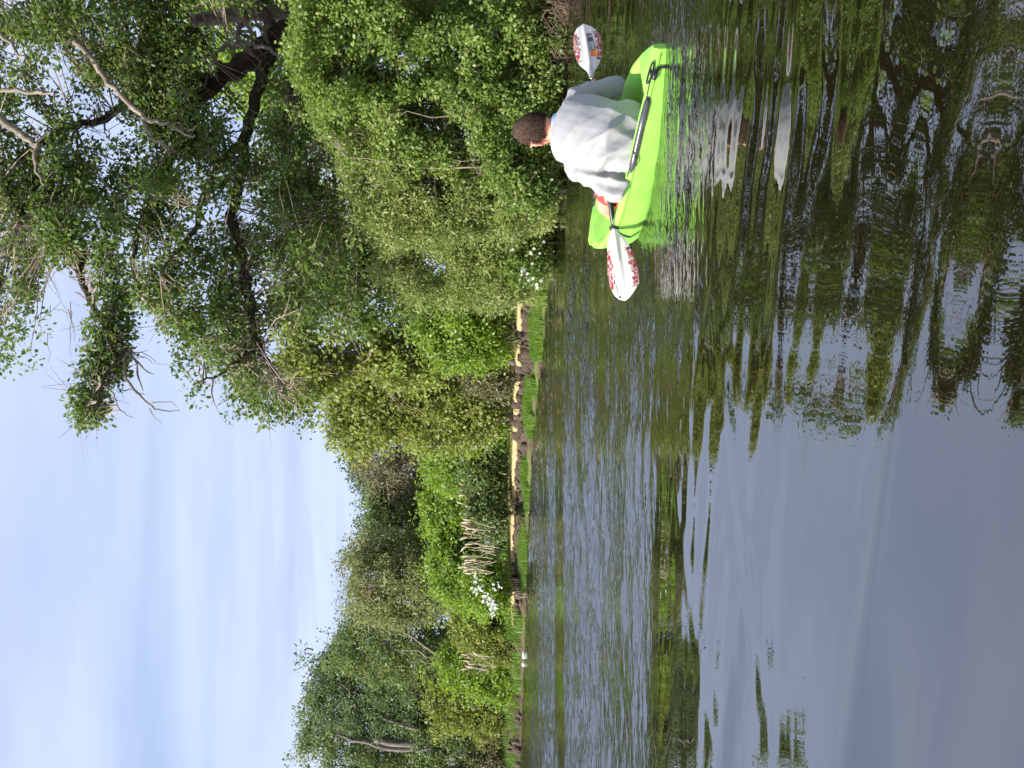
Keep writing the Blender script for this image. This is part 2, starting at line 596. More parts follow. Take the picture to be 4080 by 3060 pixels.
hh = wmath('ADD', wmath('MULTIPLY', wnoise(0.30, 0.055, 4, 2.0, 0.5, (3, 1, 0)), 0.00012), wmath('MULTIPLY', wnoise(0.8, 0.17, -16, 0.5, 0.3, (7, 2, 0)), 0.0007))
ruf = N(t, 'ShaderNodeAttribute', attribute_name='ruffle')
hh = wmath('ADD', hh, wmath('MULTIPLY', wmath('MULTIPLY', ruf.outputs['Fac'], wnoise(0.10, 0.05, 6, 2.0, 0.4, (1, 5, 0))), 0.020))
bmp = N(t, 'ShaderNodeBump', inp={'Strength': 1.0, 'Distance': 1.0})
L(t, hh, bmp.inputs['Height'])
wp = N(t, 'ShaderNodeBsdfPrincipled', inp={'Base Color': (0.0075, 0.0065, 0.0022, 1), 'Roughness': 0.012, 'IOR': 2.9})
L(t, bmp.outputs[0], wp.inputs['Normal'])
o_ = N(t, 'ShaderNodeOutputMaterial')
L(t, wp.outputs[0], o_.inputs[0])
M['water'] = m
# real waves: long low swells, the breeze band and the broken water round the kayak
wy = np.concatenate([np.arange(0.6, 6.4, 0.020), np.arange(6.4, 15.0, 0.036), np.arange(15.0, 20.0, 0.06), np.linspace(20.0, 44.0, 160)])
wx = np.concatenate([np.linspace(-18, -7.0, 110)[:-1], np.arange(-7.0, 5.0, 0.038), np.linspace(5.0, 7.0, 20)])
YY, XX = np.meshgrid(wy, wx, indexing='ij')
X, Y = XX.ravel(), YY.ravel()
Z0 = X * 0


def wn(lx, ly, rot, seed, octv=2):
    c, sn = math.cos(math.radians(rot)), math.sin(math.radians(rot))
    return fnoise(np.stack([(X * c - Y * sn) / lx + 40, (X * sn + Y * c) / ly + 40, Z0 + seed * 3.7], -1), octv, seed) - 0.5


yb_n = Y - 0.06 * X + wn(5.0, 2.0, 6, 61, 3) * 5.5
bandw = np.interp(yb_n, [5.9, 7.9, 11.6, 12.6, 13.3, 14.3, 22, 40], [0.0, 1.0, 1.0, 0.2, 0.2, 1.0, 1.0, 0.9])
bandw *= np.clip(1.25 - 2.2 * np.clip((X - 0.7) / 3.0, 0, 1), 0.12, 1.0)
bandw *= np.interp(wn(3.2, 1.1, -5, 62, 3), [-0.24, 0.04], [0.18, 1.0])
kr = np.hypot((X - 1.2) / 1.3, (Y - 4.75) / 1.1)
kayw = np.clip(1.5 - kr, 0, 1)
rightw = np.clip(0.52 + 0.42 * X, 0.32, 1.0)          # the kayak's own waves die out towards the quiet far side


def wave_sum(n, l0, l1, mean_dir, spread, slope, seed):
    """many small plane waves: lengths l0..l1, running about mean_dir (degrees from +Y)"""
    r = np.random.default_rng(seed)
    out = np.zeros_like(X)
    for _ in range(n):
        lam = math.exp(r.uniform(math.log(l0), math.log(l1)))
        a = math.radians(90 + r.normal(mean_dir, spread))
        k = 2 * math.pi / lam
        ph = k * (X * math.cos(a) + Y * math.sin(a)) + r.uniform(0, 2 * math.pi)
        out += slope / k * math.sqrt(2.0 / n) * np.sin(ph + 0.6 * np.sin(0.7 * X + r.uniform(0, 6)) + 0.5 * np.sin(0.9 * Y + r.uniform(0, 6)))
    return out


gust = np.clip(0.8 + 1.4 * wn(1.7, 0.9, 15, 73, 2), 0.3, 1.3)
H = wave_sum(14, 0.9, 2.6, -12, 16, 0.017, 1)
H += wave_sum(22, 0.30, 0.85, -23, 9, 0.031, 2) * rightw
H += wave_sum(24, 0.13, 0.30, -20, 10, 0.040, 3) * rightw * gust * np.clip((Y - 1.6) / 1.3, 0.1, 1)
H += bandw * (0.068 * wn(0.26, 0.15, 4, 66, 2) + 0.038 * wn(0.75, 0.36, -12, 69, 1) + 0.018 * wn(0.15, 0.085, -9, 67, 1))
H += kayw * (0.024 * wn(0.5, 0.16, 14, 68, 2) + 0.010 * wn(0.24, 0.075, -8, 70, 2)) + np.clip(1.1 - kr, 0, 1) * 0.022 * wn(0.22, 0.085, 20, 71, 2)
# bow wave and wake lines spreading from the hull
for (ox, oy, ang, amp) in ((1.43, 4.2, 38, 0.0025), (0.85, 5.55, 24, 0.002)):
    for sg in (-1, 1):
        aa = math.radians(-115 + sg * ang) if ox > 1 else math.radians(-65 + sg * ang - 50)
        dxw, dyw = math.cos(aa), math.sin(aa)
        al = (X - ox) * dxw + (Y - oy) * dyw
        ac = -(X - ox) * dyw + (Y - oy) * dxw
        H += amp * np.exp(-np.abs(al - 0.9) / 1.1) * (al > 0) * np.exp(-(ac / 0.16) ** 2) * np.cos(ac * 26)
fade = np.clip((X + 18) / 2, 0, 1) * np.clip((7 - X) / 1.0, 0, 1) * np.clip((Y - 0.6) / 0.3, 0, 1) * np.clip((44 - Y) / 4, 0, 1)
H *= fade
nr, nc_ = len(wy), len(wx)
ii = np.arange(nr * nc_).reshape(nr, nc_)
wq = np.stack([ii[:-1, :-1], ii[:-1, 1:], ii[1:, 1:], ii[1:, :-1]], -1).reshape(-1, 4)
vs = np.stack([X, Y, H], -1)
b0 = len(vs)
x0_, x1_, y0_, y1_ = wx[0], wx[-1], wy[0], wy[-1]
outer = np.array([(-400, -150, 0), (60, -150, 0), (60, 150, 0), (-400, 150, 0), (x0_, y0_, 0), (x1_, y0_, 0), (x1_, y1_, 0), (x0_, y1_, 0)], dtype=float)
oq = np.array([(0, 1, 5, 4), (1, 2, 6, 5), (2, 3, 7, 6), (3, 0, 4, 7)]) + b0
water = mesh_obj('water', np_mesh('water', np.concatenate([vs, outer]), np.concatenate([wq, oq]), M['water'], {'ruffle': np.concatenate([np.clip(bandw + 1.2 * np.clip(1.15 - kr, 0, 1), 0, 1.3) * fade, np.zeros(8)])}, smooth=True))
tag(water, 'dark calm river water with ripples and reflections', kind='structure')

# ------------------------------------------------------------------ foliage
def in_poly(px, py, poly):
    poly = np.asarray(poly, dtype=float)
    inside = np.zeros(len(px), dtype=bool)
    j = len(poly) - 1
    for i in range(len(poly)):
        xi, yi = poly[i]; xj, yj = poly[j]
        c = ((yi > py) != (yj > py)) & (px < (xj - xi) * (py - yi) / (yj - yi + 1e-12) + xi)
        inside ^= c
        j = i
    return inside


def edge_dist(px, py, poly):
    poly = np.asarray(poly, dtype=float)
    d = np.full(len(px), 1e9)
    for i in range(len(poly)):
        a = poly[i]; b = poly[(i + 1) % len(poly)]
        ab = b - a
        tpar = np.clip(((px - a[0]) * ab[0] + (py - a[1]) * ab[1]) / (ab @ ab + 1e-9), 0, 1)
        d = np.minimum(d, np.hypot(px - a[0] - tpar * ab[0], py - a[1] - tpar * ab[1]))
    return d


def sample_region(polys, n, depth, thick, gap=0.0, gap_scale=1.2, seed=0, holes=(), spray=9.0):
    """cluster centres (world) filling a lens-shaped volume whose outline is the given set of 2212-px polygons"""
    polys = [np.asarray(p, dtype=float) for p in polys]
    areas = []
    for p in polys:
        x, y = p[:, 0], p[:, 1]
        areas.append(abs(np.dot(x, np.roll(y, 1)) - np.dot(y, np.roll(x, 1))) / 2)
    tot = sum(areas)
    r = np.random.default_rng(seed + 100)
    outp = []
    for p, a in zip(polys, areas):
        k = max(3, int(n * a / tot))
        got = []
        cnt = 0
        lo, hi = p.min(0), p.max(0)
        while cnt < k:
            c = r.uniform(lo, hi, (k * 3, 2))
            ok = in_poly(c[:, 0], c[:, 1], p)
            for h in holes:
                ok &= ~in_poly(c[:, 0], c[:, 1], h) | (r.random(len(c)) < 0.015)
            c = c[ok]
            if not len(c):
                break
            e = edge_dist(c[:, 0], c[:, 1], p)
            em = max(20.0, 0.5 * min(hi - lo))
            w = np.sqrt(np.clip(e / em, 0.03, 1))
            d = depth + r.uniform(-1, 1, len(c)) * thick * w
            P = at_np(c[:, 0] * K, c[:, 1] * K, d)
            if gap > 0:
                g = fnoise(P * gap_scale, 3, seed + 50)
                P = P[g > gap]
            got.append(P)
            cnt += len(P)
            if len(got) > 40:
                break
        if got:
            outp.append(np.concatenate(got)[:k])
        ke = max(4, int(k * 0.16))
        ei = r.integers(0, len(p), ke); ta = r.random((ke, 1))
        pe = p[ei] * (1 - ta) + p[(ei + 1) % len(p)] * ta
        pe = pe + (pe - p.mean(0)) / (np.linalg.norm(pe - p.mean(0), axis=1)[:, None] + 1e-6) * r.exponential(spray, (ke, 1)) + r.normal(0, 4, (ke, 2))
        pe = pe[pe[:, 0] < p[:, 0].max() - 6]
        if len(pe):
            outp.append(at_np(pe[:, 0] * K, pe[:, 1] * K, depth + r.uniform(-0.5, 0.5, len(pe)) * thick))
    return np.concatenate(outp)


LEAF4 = np.array([(0, 0, 0), (-0.5, 0.5, 0.10), (0, 1.0, 0), (0.5, 0.5, 0.10)])
LF4 = np.array([(0, 3, 2), (0, 2, 1)])
LEAF6 = np.array([(0, 0, 0), (-0.46, 0.30, 0.10), (-0.42, 0.68, 0.08), (0, 1.0, -0.06), (0.42, 0.68, 0.08), (0.46, 0.30, 0.10)])
LF6 = np.array([(0, 5, 3), (5, 4, 3), (0, 3, 1), (1, 3, 2)])


def leaves_mesh(name, centers, crad, per, size, aspect, mat, seed=0, up=0.55, droop=0.25, flat=0.8, six=True, clump_tint=0.5, sizevar=0.3, zsq=0.8):
    r = np.random.default_rng(seed + 5)
    n = len(centers)
    per_a = np.maximum(2, r.poisson(per * r.uniform(0.45, 1.4, n), n))
    idx = np.repeat(np.arange(n), per_a)
    m_ = len(idx)
    g = r.normal(0, 1, (m_, 3))
    g /= np.linalg.norm(g, axis=1)[:, None]
    rad = r.random(m_) ** 0.45
    off = g * (rad * crad * r.uniform(0.6, 1.25, n)[idx])[:, None]
    off[:, 2] *= zsq
    P = centers[idx] + off
    # leaf axis: outward, drooping; normal: mostly up and out
    ax = g * 0.7 + r.normal(0, 0.6, (m_, 3)); ax[:, 2] -= droop
    ax /= np.linalg.norm(ax, axis=1)[:, None] + 1e-9
    nn = g * 0.45 + r.normal(0, 0.5, (m_, 3)) + np.array([-0.55, -0.35, 0.85]) * up
    nn -= ax * np.sum(nn * ax, 1)[:, None]
    nn /= np.linalg.norm(nn, axis=1)[:, None] + 1e-9
    sd = np.cross(ax, nn)
    s = size * r.uniform(1 - sizevar, 1 + sizevar, m_)
    T, TFc = (LEAF6, LF6) if six else (LEAF4, LF4)
    k = len(T)
    V = P[:, None, :] + (sd[:, None, :] * (T[None, :, 0:1] * aspect) + ax[:, None, :] * T[None, :, 1:2] + nn[:, None, :] * (T[None, :, 2:3] * aspect)) * s[:, None, None]
    V = V.reshape(-1, 3)
    Fc = (TFc[None] + (np.arange(m_) * k)[:, None, None]).reshape(-1, 3)
    ct = r.random(n)[idx] * clump_tint + r.random(m_) * (1 - clump_tint)
    ct = np.clip(ct + 0.30 * (fnoise(centers * 0.9, 2, seed + 9)[idx] - 0.5), 0, 1)
    tint = np.repeat(ct, k)
    V[:, 2] = np.maximum(V[:, 2], 0.02)
    return np_mesh(name, V, Fc, mat, {'tint': tint})


def nearest_on(segs, p):
    d = segs - p
    i = int(np.argmin(np.einsum('ij,ij->i', d, d)))
    return segs[i], i


def twigs_to(tubes, centers, skeleton, frac, r0, maxlen, rr, sag=0.12, crad=0.3, extra=2):
    """thin branches from the limbs to a share of the leaf clusters, with a few side twigs in the cluster"""
    sk = np.array([tuple(p) for p in skeleton])
    for c in centers:
        if rr.random() > frac:
            continue
        p, _ = nearest_on(sk, c)
        v = c - p
        ln = np.linalg.norm(v)
        if ln < 0.05:
            continue
        if ln > maxlen:
            p = c - v / ln * maxlen
            ln = maxlen
        p = Vector(p); cc = Vector(c)
        midp = p.lerp(cc, 0.5) + Vector((rr.gauss(0, 0.1) * ln, rr.gauss(0, 0.1) * ln, rr.gauss(0, 0.08) * ln + sag * ln * 0.4))
        tubes.add([p, p.lerp(midp, 0.55), midp, midp.lerp(cc, 0.6), cc], [r0, r0 * 0.85, r0 * 0.65, r0 * 0.5, r0 * 0.3], sides=4, cap=False)
        for _ in range(extra):
            a = midp.lerp(cc, rr.uniform(0.3, 1))
            e = cc + Vector((rr.gauss(0, 1), rr.gauss(0, 1), rr.gauss(0.1, 0.8))) * crad * 0.9
            tubes.add([a, a.lerp(e, 0.5) + Vector((0, 0, rr.uniform(-0.1, 0.1) * crad)), e], [r0 * 0.45, r0 * 0.32, r0 * 0.15], sides=3, cap=False)


def px_line(pts, d0, d1=None, amp=0.03, per=3):
    """limb through full-size pixel positions; depth runs from d0 to d1"""
    d1 = d0 if d1 is None else d1
    n = len(pts)
    return wiggle([at(x, y, d0 + (d1 - d0) * i / max(1, n - 1)) for i, (x, y) in enumerate(pts)], amp, per)


def px_r(rpx, d):
    return [r * d / F for r in rpx]


def poly_full(*p):
    return [(x, y) for x, y in p]


# ------------------------------------------------------------------ the oak whose limbs reach over the river
OD = 14.5
oak_base = at(2000, 40, OD + 0.3)
oak_base.z = 0.5
oak = empty('oak_tree', oak_base)
tag(oak, 'big spreading oak with dark trunk and long limbs reaching over the river', 'tree')
skel = []
tb = Tubes(10)


def limb(tubes, pts, rpx, d0, d1=None, amp=0.02, per=4, sides=None, jitter=0.05, keep=True):
    line = px_line(pts, d0, d1, amp, per)
    d1 = d0 if d1 is None else d1
    rr_ = lerp_list(rpx, len(line))
    dd = np.linspace(d0, d1, len(line))
    tubes.add(line, [r * d / F for r, d in zip(rr_, dd)], sides=sides, jitter=jitter)
    if keep:
        for p in line:
            skel.append(p)
    return line


limb(tb, [(2020, 30), (1700, 40), (1400, 60), (1200, 95), (1060, 190), (960, 260), (870, 320), (800, 390)], [70, 62, 56, 50, 46, 42, 34, 28], OD + 0.3, OD - 0.2, sides=14)
mesh_obj('trunk', tb.mesh('trunk', M['bark_dark']), oak)


def oak_limb(pts, rpx, d0, d1, mat='bark_dark', amp=0.02, name='limb', sides=9, keep=True):
    tbl = Tubes(sides)
    limb(tbl, pts, rpx, d0, d1, amp, keep=keep)
    return mesh_obj(name, tbl.mesh(name, M[mat]), oak)


oak_limb([(1090, 165), (1070, 230), (1035, 310), (1010, 420), (980, 560), (960, 720), (930, 860), (960, 1000), (985, 1117), (1000, 1243), (1013, 1325), (1038, 1389), (1070, 1452), (1120, 1500), (1175, 1560)],
         [30, 28, 25, 23, 22, 21, 21, 22, 22, 20, 19, 16, 11, 7, 4], OD, OD - 1.6)
oak_limb([(1230, 90), (1190, 200), (1170, 280), (1175, 350), (1150, 470), (1135, 600), (1170, 680), (1230, 730), (1290, 765), (1340, 840)], [30, 30, 29, 27, 22, 17, 16, 14, 12, 7], OD, OD - 0.8)
oak_limb([(800, 390), (720, 480), (690, 600), (640, 760), (560, 900), (530, 1040), (560, 1180)], [28, 26, 22, 18, 14, 9, 5], OD - 0.2, OD - 1.0)
oak_limb([(870, 320), (760, 300), (650, 250), (560, 240), (420, 200), (300, 160), (120, 140), (-60, 100)], [24, 22, 20, 18, 17, 15, 12, 9], OD - 0.1, OD + 0.3)
oak_limb([(640, 250), (560, 330), (500, 420), (400, 480), (300, 500), (180, 560), (60, 640), (-60, 660)], [18, 17, 16, 15, 14, 12, 10, 8], OD, OD - 0.5)
oak_limb([(980, 560), (880, 640), (820, 760), (780, 900), (700, 1000), (640, 1100)], [18, 16, 14, 11, 8, 4], OD - 0.5, OD - 1.6)
oak_limb([(1013, 1325), (1000, 1400), (930, 1450), (860, 1500), (800, 1520)], [10, 9, 7, 5, 3], OD - 1.2, OD - 1.6)
# the high limb that leans far out to the left against the sky
oak_limb([(-120, 560), (-20, 680), (63, 838), (158, 927), (221, 965), (304, 996), (335, 1018), (318, 1060), (329, 1129), (367, 1218), (430, 1294), (475, 1357), (506, 1401)],
         [26, 25, 24, 23, 22, 21, 19, 16, 14, 12.5, 11, 9.5, 8.5], OD - 1.0, OD - 2.6, amp=0.012)
oak_limb([(506, 1401), (494, 1446), (506, 1509), (544, 1560), (600, 1612), (633, 1636), (715, 1637)], [7, 6, 5.5, 5, 3.5, 3, 1.2], OD - 2.6, OD - 2.8, 'bark_grey', amp=0.008)
oak_limb([(506, 1401), (538, 1433), (550, 1490), (570, 1560)], [6, 5, 4, 1.5], OD - 2.6, OD - 2.4, 'bark_grey', amp=0.008)
oak_limb([(538, 1433), (575, 1470), (612, 1492)], [4, 3, 1.2], OD - 2.55, OD - 2.4, 'bark_grey', amp=0.006)
oak_limb([(500, 1410), (437, 1471), (405, 1528), (385, 1600), (370, 1640)], [7, 6, 5, 4, 2], OD - 2.6, OD - 2.9, amp=0.008)
oak_limb([(405, 1528), (450, 1570), (480, 1630), (530, 1665)], [4, 3, 2, 1.2], OD - 2.7, OD - 2.6, 'bark_grey', amp=0.008)
# pale dead limb hanging down across the crown
oak_limb([(150, -60), (210, 0), (262, 95), (310, 170), (372, 240), (425, 310), (480, 385), (540, 440), (585, 470), (650, 492), (710, 520), (775, 540)],
         [13, 12.5, 12, 11.5, 11, 10.5, 10, 10, 9, 7.5, 6.5, 3], OD - 1.7, OD - 2.0, 'bark_pale', keep=False)
oak_limb([(585, 470), (590, 520), (625, 565), (665, 590), (680, 612)], [8, 7, 6, 5, 3], OD - 1.85, OD - 2.0, 'bark_pale', keep=False)
oak_limb([(700, 515), (740, 512), (785, 503)], [6, 5, 2], OD - 1.9, OD - 2.0, 'bark_pale', keep=False)
oak_limb([(180, -20), (230, 80), (262, 150), (275, 210), (310, 290)], [11, 10, 9, 9, 6], OD - 0.9, OD - 1.1, 'bark_grey', keep=False)
oak_limb([(-20, 455), (60, 520), (115, 560), (150, 590), (140, 680), (180, 740)], [16, 14, 13, 10, 7, 3], OD - 1.9, OD - 2.1, 'bark_pale', keep=False)
oak_limb([(-20, 360), (60, 360), (150, 368), (190, 372), (240, 410)], [9, 8, 8, 6, 2], OD - 1.9, OD - 2.1, 'bark_pale', keep=False)
oak_limb([(-20, 120), (60, 190), (110, 240), (125, 285)], [8, 7, 6, 2], OD - 1.8, OD - 2.0, 'bark_pale', keep=False)
oak_limb([(840, 230), (900, 180), (985, 175), (1060, 190), (1120, 220), (1180, 245)], [10, 11, 10, 9, 7, 4], OD - 0.8, OD - 0.7, 'bark_grey', keep=False)
oak_limb([(780, 120), (835, 215), (870, 250), (920, 260)], [13, 11, 9, 4], OD - 0.7, OD - 0.8, 'bark_dark', keep=False)
# old spurs and bare hanging twigs
tw = Tubes(4)
rr = random.Random(3)
for k_ in range(30):
    y0 = rr.uniform(950, 1640)
    x0 = np.interp(y0, [950, 1015, 1129, 1218, 1294, 1400, 1560, 1640], [205, 330, 329, 367, 430, 506, 544, 633]) + rr.uniform(-60, 15)
    p = at(x0, y0, OD - 2.2 + rr.uniform(-0.3, 0.3))
    ln = rr.uniform(0.15, 0.5)
    q1 = p + Vector((rr.uniform(-0.5, 0.1) * ln, rr.uniform(-0.3, 0.3) * ln, -ln * rr.uniform(0.25, 0.8)))
    q2 = q1 + Vector((rr.uniform(-0.5, 0.3) * ln, 0, -ln * rr.uniform(0.1, 0.6)))
    tw.add(wiggle([p, q1, q2], 0.006, 3), lerp_list([0.008, 0.005, 0.002], 7), sides=4, cap=False)
for k_ in range(18):
    x0, y0 = rr.uniform(150, 420), rr.uniform(980, 1330)
    p = at(x0, y0, OD - 2.3 + rr.uniform(-0.5, 0.5))
    q2 = p + Vector((rr.uniform(-0.7, -0.1), rr.uniform(-0.2, 0.2), rr.uniform(-0.45, 0.05))) * rr.uniform(0.5, 1.2)
    tw.add(wiggle([p, p.lerp(q2, 0.5) + Vector((0, 0, rr.uniform(-0.06, 0.06))), q2], 0.008, 3), lerp_list([0.006, 0.004, 0.0015], 7), sides=4, cap=False)
pool = [p for p in skel if OD - 1.7 < p.y < OD + 0.2]
for k_ in range(150):
    p = rr.choice(pool)
    q2 = p + Vector((rr.uniform(-0.8, 0.5), rr.uniform(-0.6, 0.0), rr.uniform(-0.7, 0.35))) * rr.uniform(0.5, 1.2)
    ln_ = wiggle([p, p.lerp(q2, 0.5) + Vector((rr.uniform(-.08, .08), 0, rr.uniform(-0.1, 0.1))), q2], 0.014, 3)
    tw.add(ln_, lerp_list([0.015, 0.010, 0.003], 7), sides=4, cap=False)
    for _ in range(2):
        a_ = ln_[rr.randrange(2, 6)]
        e_ = a_ + Vector((rr.uniform(-0.3, 0.3), rr.uniform(-0.15, 0.1), rr.uniform(-0.35, 0.1)))
        tw.add([a_, a_.lerp(e_, 0.5) + Vector((0, 0, rr.uniform(-.04, .04))), e_], [0.006, 0.004, 0.002], sides=3, cap=False)
mesh_obj('dead_twigs', tw.mesh('dead_twigs', M['dead_twig']), oak)['kind'] = 'stuff'

OAK_MAIN = [
    [(-60, -170), (330, -170), (330, 120), (300, 190), (200, 170), (130, 270), (190, 330), (175, 420), (130, 440), (60, 420), (-60, 430)],
    [(-60, 420), (70, 420), (150, 430), (185, 470), (165, 560), (100, 540), (60, 600), (80, 680), (75, 750), (30, 770), (-60, 760)],
    [(210, 420), (250, 330), (330, 290), (440, 300), (520, 340), (640, 340), (700, 420), (760, 540), (780, 640), (690, 640), (600, 620), (560, 690), (470, 690), (370, 700), (330, 650), (270, 610), (280, 560), (330, 530), (260, 500), (215, 470)],
    [(330, -170), (640, -170), (650, 150), (690, 260), (740, 330), (640, 350), (500, 350), (420, 300), (300, 300), (270, 240), (330, 150)],
    [(390, 690), (470, 680), (560, 690), (540, 760), (560, 820), (520, 880), (480, 850), (420, 850), (392, 790)],
    [(500, 800), (560, 800), (620, 830), (680, 860), (690, 905), (640, 925), (590, 905), (560, 880), (500, 875)],
    [(620, 640), (700, 650), (690, 700), (640, 720)],
]
OAK_HOLES = [
    [(195, 180), (240, 170), (330, 300), (320, 320), (260, 300), (210, 260)],
    [(155, 425), (212, 412), (232, 480), (295, 560), (295, 650), (225, 630), (170, 560)],
    [(470, 230), (530, 225), (540, 290), (500, 330), (470, 300)],
    [(395, -5), (590, -5), (645, 50), (630, 130), (550, 205), (430, 240), (405, 160), (480, 110), (395, 72)],
    [(620, 110), (650, 120), (650, 190), (615, 190)],
    [(545, 300), (590, 300), (600, 350), (560, 370)],
]
OAK_TIPS = [
    [(90, 470), (150, 470), (165, 520), (110, 560)],
    [(200, 480), (240, 500), (250, 560), (215, 600)],
    [(215, 690), (260, 660), (285, 730), (250, 760), (220, 740)],
    [(188, 760), (225, 750), (250, 790), (225, 810), (190, 800)],
    [(155, 820), (200, 815), (220, 850), (210, 905), (170, 890)],
    [(230, 590), (255, 580), (262, 640), (238, 645)],
    [(245, 770), (268, 780), (262, 810), (245, 808)],
]
# bare twigs show among the thin outer foliage
oc = sample_region(OAK_MAIN, 1300, OD - 0.8, 1.5, gap=0.48, gap_scale=1.9, seed=1, holes=OAK_HOLES)
ot = sample_region(OAK_TIPS, 84, OD - 2.4, 0.35, gap=0.0, seed=2)
mesh_obj('crown', leaves_mesh('crown', np.concatenate([oc, ot]), 0.24, 58, 0.066, 0.58, M['oak_leaf'], seed=1), oak)
tw = Tubes(4)
twigs_to(tw, np.concatenate([oc, ot]), skel, 0.75, 0.013, 1.3, random.Random(5), crad=0.28, extra=2)
mesh_obj('twigs', tw.mesh('twigs', M['twig']), oak)['kind'] = 'stuff'

# pale dead trunk just inside the right edge of the upright view
snag_r = empty('dead_tree', (at(1990, 45, 15.2).x, 15.2, 0.5))
tag(snag_r, 'pale split dead trunk standing behind the oak beside the tall round-leaved bush', 'dead tree')
tbs = Tubes(12)
_keep = skel
limb(tbs, [(2000, 40), (1500, 45), (1060, 48), (960, 55), (860, 66), (770, 84)], [34, 34, 33, 31, 28, 22], 15.2, 15.2, amp=0.01, sides=12, jitter=0.14, keep=False)
mesh_obj('trunk', tbs.mesh('trunk', M['bark_pale'], smooth=False), snag_r)
for pts, rp in (([(1000, 60), (960, 100), (945, 140), (948, 190)], [13, 12, 9, 6]), ([(1010, 62), (1060, 85), (1100, 118)], [8, 7, 3]), ([(870, 66), (880, 45), (900, 30)], [8, 6, 2]), ([(1020, 40), (1060, 20), (1130, 30)], [8, 6, 3])):
    tbs = Tubes(7)
    limb(tbs, pts, rp, 15.1, 14.8, amp=0.01, keep=False)
    mesh_obj('limb', tbs.mesh('limb', M['bark_pale']), snag_r)


# ------------------------------------------------------------------ shrubs and trees from outlines
def plant(name, label, category, polys, depth, thick, n, crad, per, lsize, aspect, mat, seed, group=None, gap=0.3, gap_scale=1.0, stems=5, stem_r=0.02,
          stem_mat='twig', twig_frac=0.5, base_y=None, trunk=None, six=True, up=0.55, holes=(), droop=0.25, zsq=0.8, tree=False, extra=1, clump_tint=0.5, twig_r=None):
    cs = sample_region(polys, n, depth, thick, gap=gap, gap_scale=gap_scale, seed=seed, holes=holes)
    cen = cs.mean(0)
    gz_ = ground_at(cen[0], depth)
    root = empty(name, (cen[0], depth, gz_))
    tag(root, label, category, group)
    rr = random.Random(seed)
    sk = []
    tbx = Tubes(7 if tree else 5)
    if tree:
        zb = gz_ - 0.1
        ztop = np.quantile(cs[:, 2], 0.85)
        basep = Vector((cen[0] + rr.uniform(-0.3, 0.3), depth, zb))
        topp = Vector((cen[0] + rr.uniform(-0.4, 0.4), depth, ztop))
        line = wiggle([basep, basep.lerp(topp, 0.35) + Vector((rr.uniform(-.2, .2), 0, 0)), basep.lerp(topp, 0.7) + Vector((rr.uniform(-.3, .3), 0, 0)), topp], 0.03, 4)
        tbx.add(line, lerp_list([stem_r, stem_r * 0.8, stem_r * 0.5, stem_r * 0.15], len(line)), jitter=0.06)
        sk += line
        for k_ in range(stems):
            a = line[rr.randrange(3, len(line) - 2)]
            c = Vector(cs[rr.randrange(len(cs))])
            if c.z < a.z: c.z = a.z + rr.uniform(0.1, 0.8)
            br = wiggle([a, a.lerp(c, 0.5) + Vector((0, 0, rr.uniform(-0.1, 0.25))), c], 0.04, 4)
            tbx.add(br, lerp_list([stem_r * 0.42, stem_r * 0.28, stem_r * 0.1], len(br)), sides=5, cap=False)
            sk += br
        mesh_obj('trunk', tbx.mesh('trunk', M[stem_mat]), root)
    else:
        for k_ in range(stems):
            c = Vector(cs[rr.randrange(len(cs))])
            b = Vector((cen[0] + (c.x - cen[0]) * 0.5 + rr.uniform(-0.3, 0.3), depth + (c.y - depth) * 0.5, 0))
            b.z = gz_ - 0.05
            line = wiggle([b, b.lerp(c, 0.5) + Vector((rr.uniform(-.15, .15), rr.uniform(-.1, .1), rr.uniform(0, .2))), c], 0.02, 4)
            tbx.add(line, lerp_list([stem_r, stem_r * 0.7, stem_r * 0.3], len(line)), sides=5, cap=False)
            sk += line
        mesh_obj('stems', tbx.mesh('stems', M[stem_mat]), root)['kind'] = 'stuff'
    mesh_obj('crown', leaves_mesh('crown', cs, crad, per, lsize, aspect, M[mat], seed=seed, six=six, up=up, droop=droop, zsq=zsq, clump_tint=clump_tint), root)
    if twig_frac > 0:
        tw = Tubes(3)
        twigs_to(tw, cs, sk, twig_frac, twig_r or stem_r * 0.28, crad * 4, rr, crad=crad, extra=extra)
        if tw.v:
            mesh_obj('twigs', tw.mesh('twigs', M[stem_mat if not tree else 'twig']), root)['kind'] = 'stuff'
    return root, cs, sk


# the dense bushes that overhang the water behind the kayaker
BG = 'bushes overhanging the water behind the kayak'
S1 = plant('leafy_bush', 'tall dense bush with round green leaves above the white paddle blade with the orange mark', 'bush',
           [[(600, -280), (650, 40), (655, 150), (700, 210), (820, 190), (960, 180), (1080, 200), (1160, 190), (1205, 150), (1212, 60), (1222, -280)]], 11.9, 0.9, 1150, 0.16, 72, 0.050, 0.66, 'bush_leaf', 21, BG,
           gap=0.36, gap_scale=2.2, stems=16, stem_r=0.02, twig_frac=0.35)
S2 = plant('leafy_bush', 'bush with bare grey twigs showing, directly behind the kayaker', 'bush',
           [[(670, 190), (760, 170), (900, 160), (1060, 170), (1180, 180), (1215, 230), (1200, 330), (1120, 380), (1000, 370), (860, 340), (760, 330), (700, 270)]], 12.3, 0.8, 640, 0.16, 60, 0.049, 0.60, 'bush_leaf', 22, BG,
           gap=0.42, gap_scale=2.4, stems=22, stem_r=0.014, twig_frac=0.9, stem_mat='dead_twig', extra=3, twig_r=0.006)
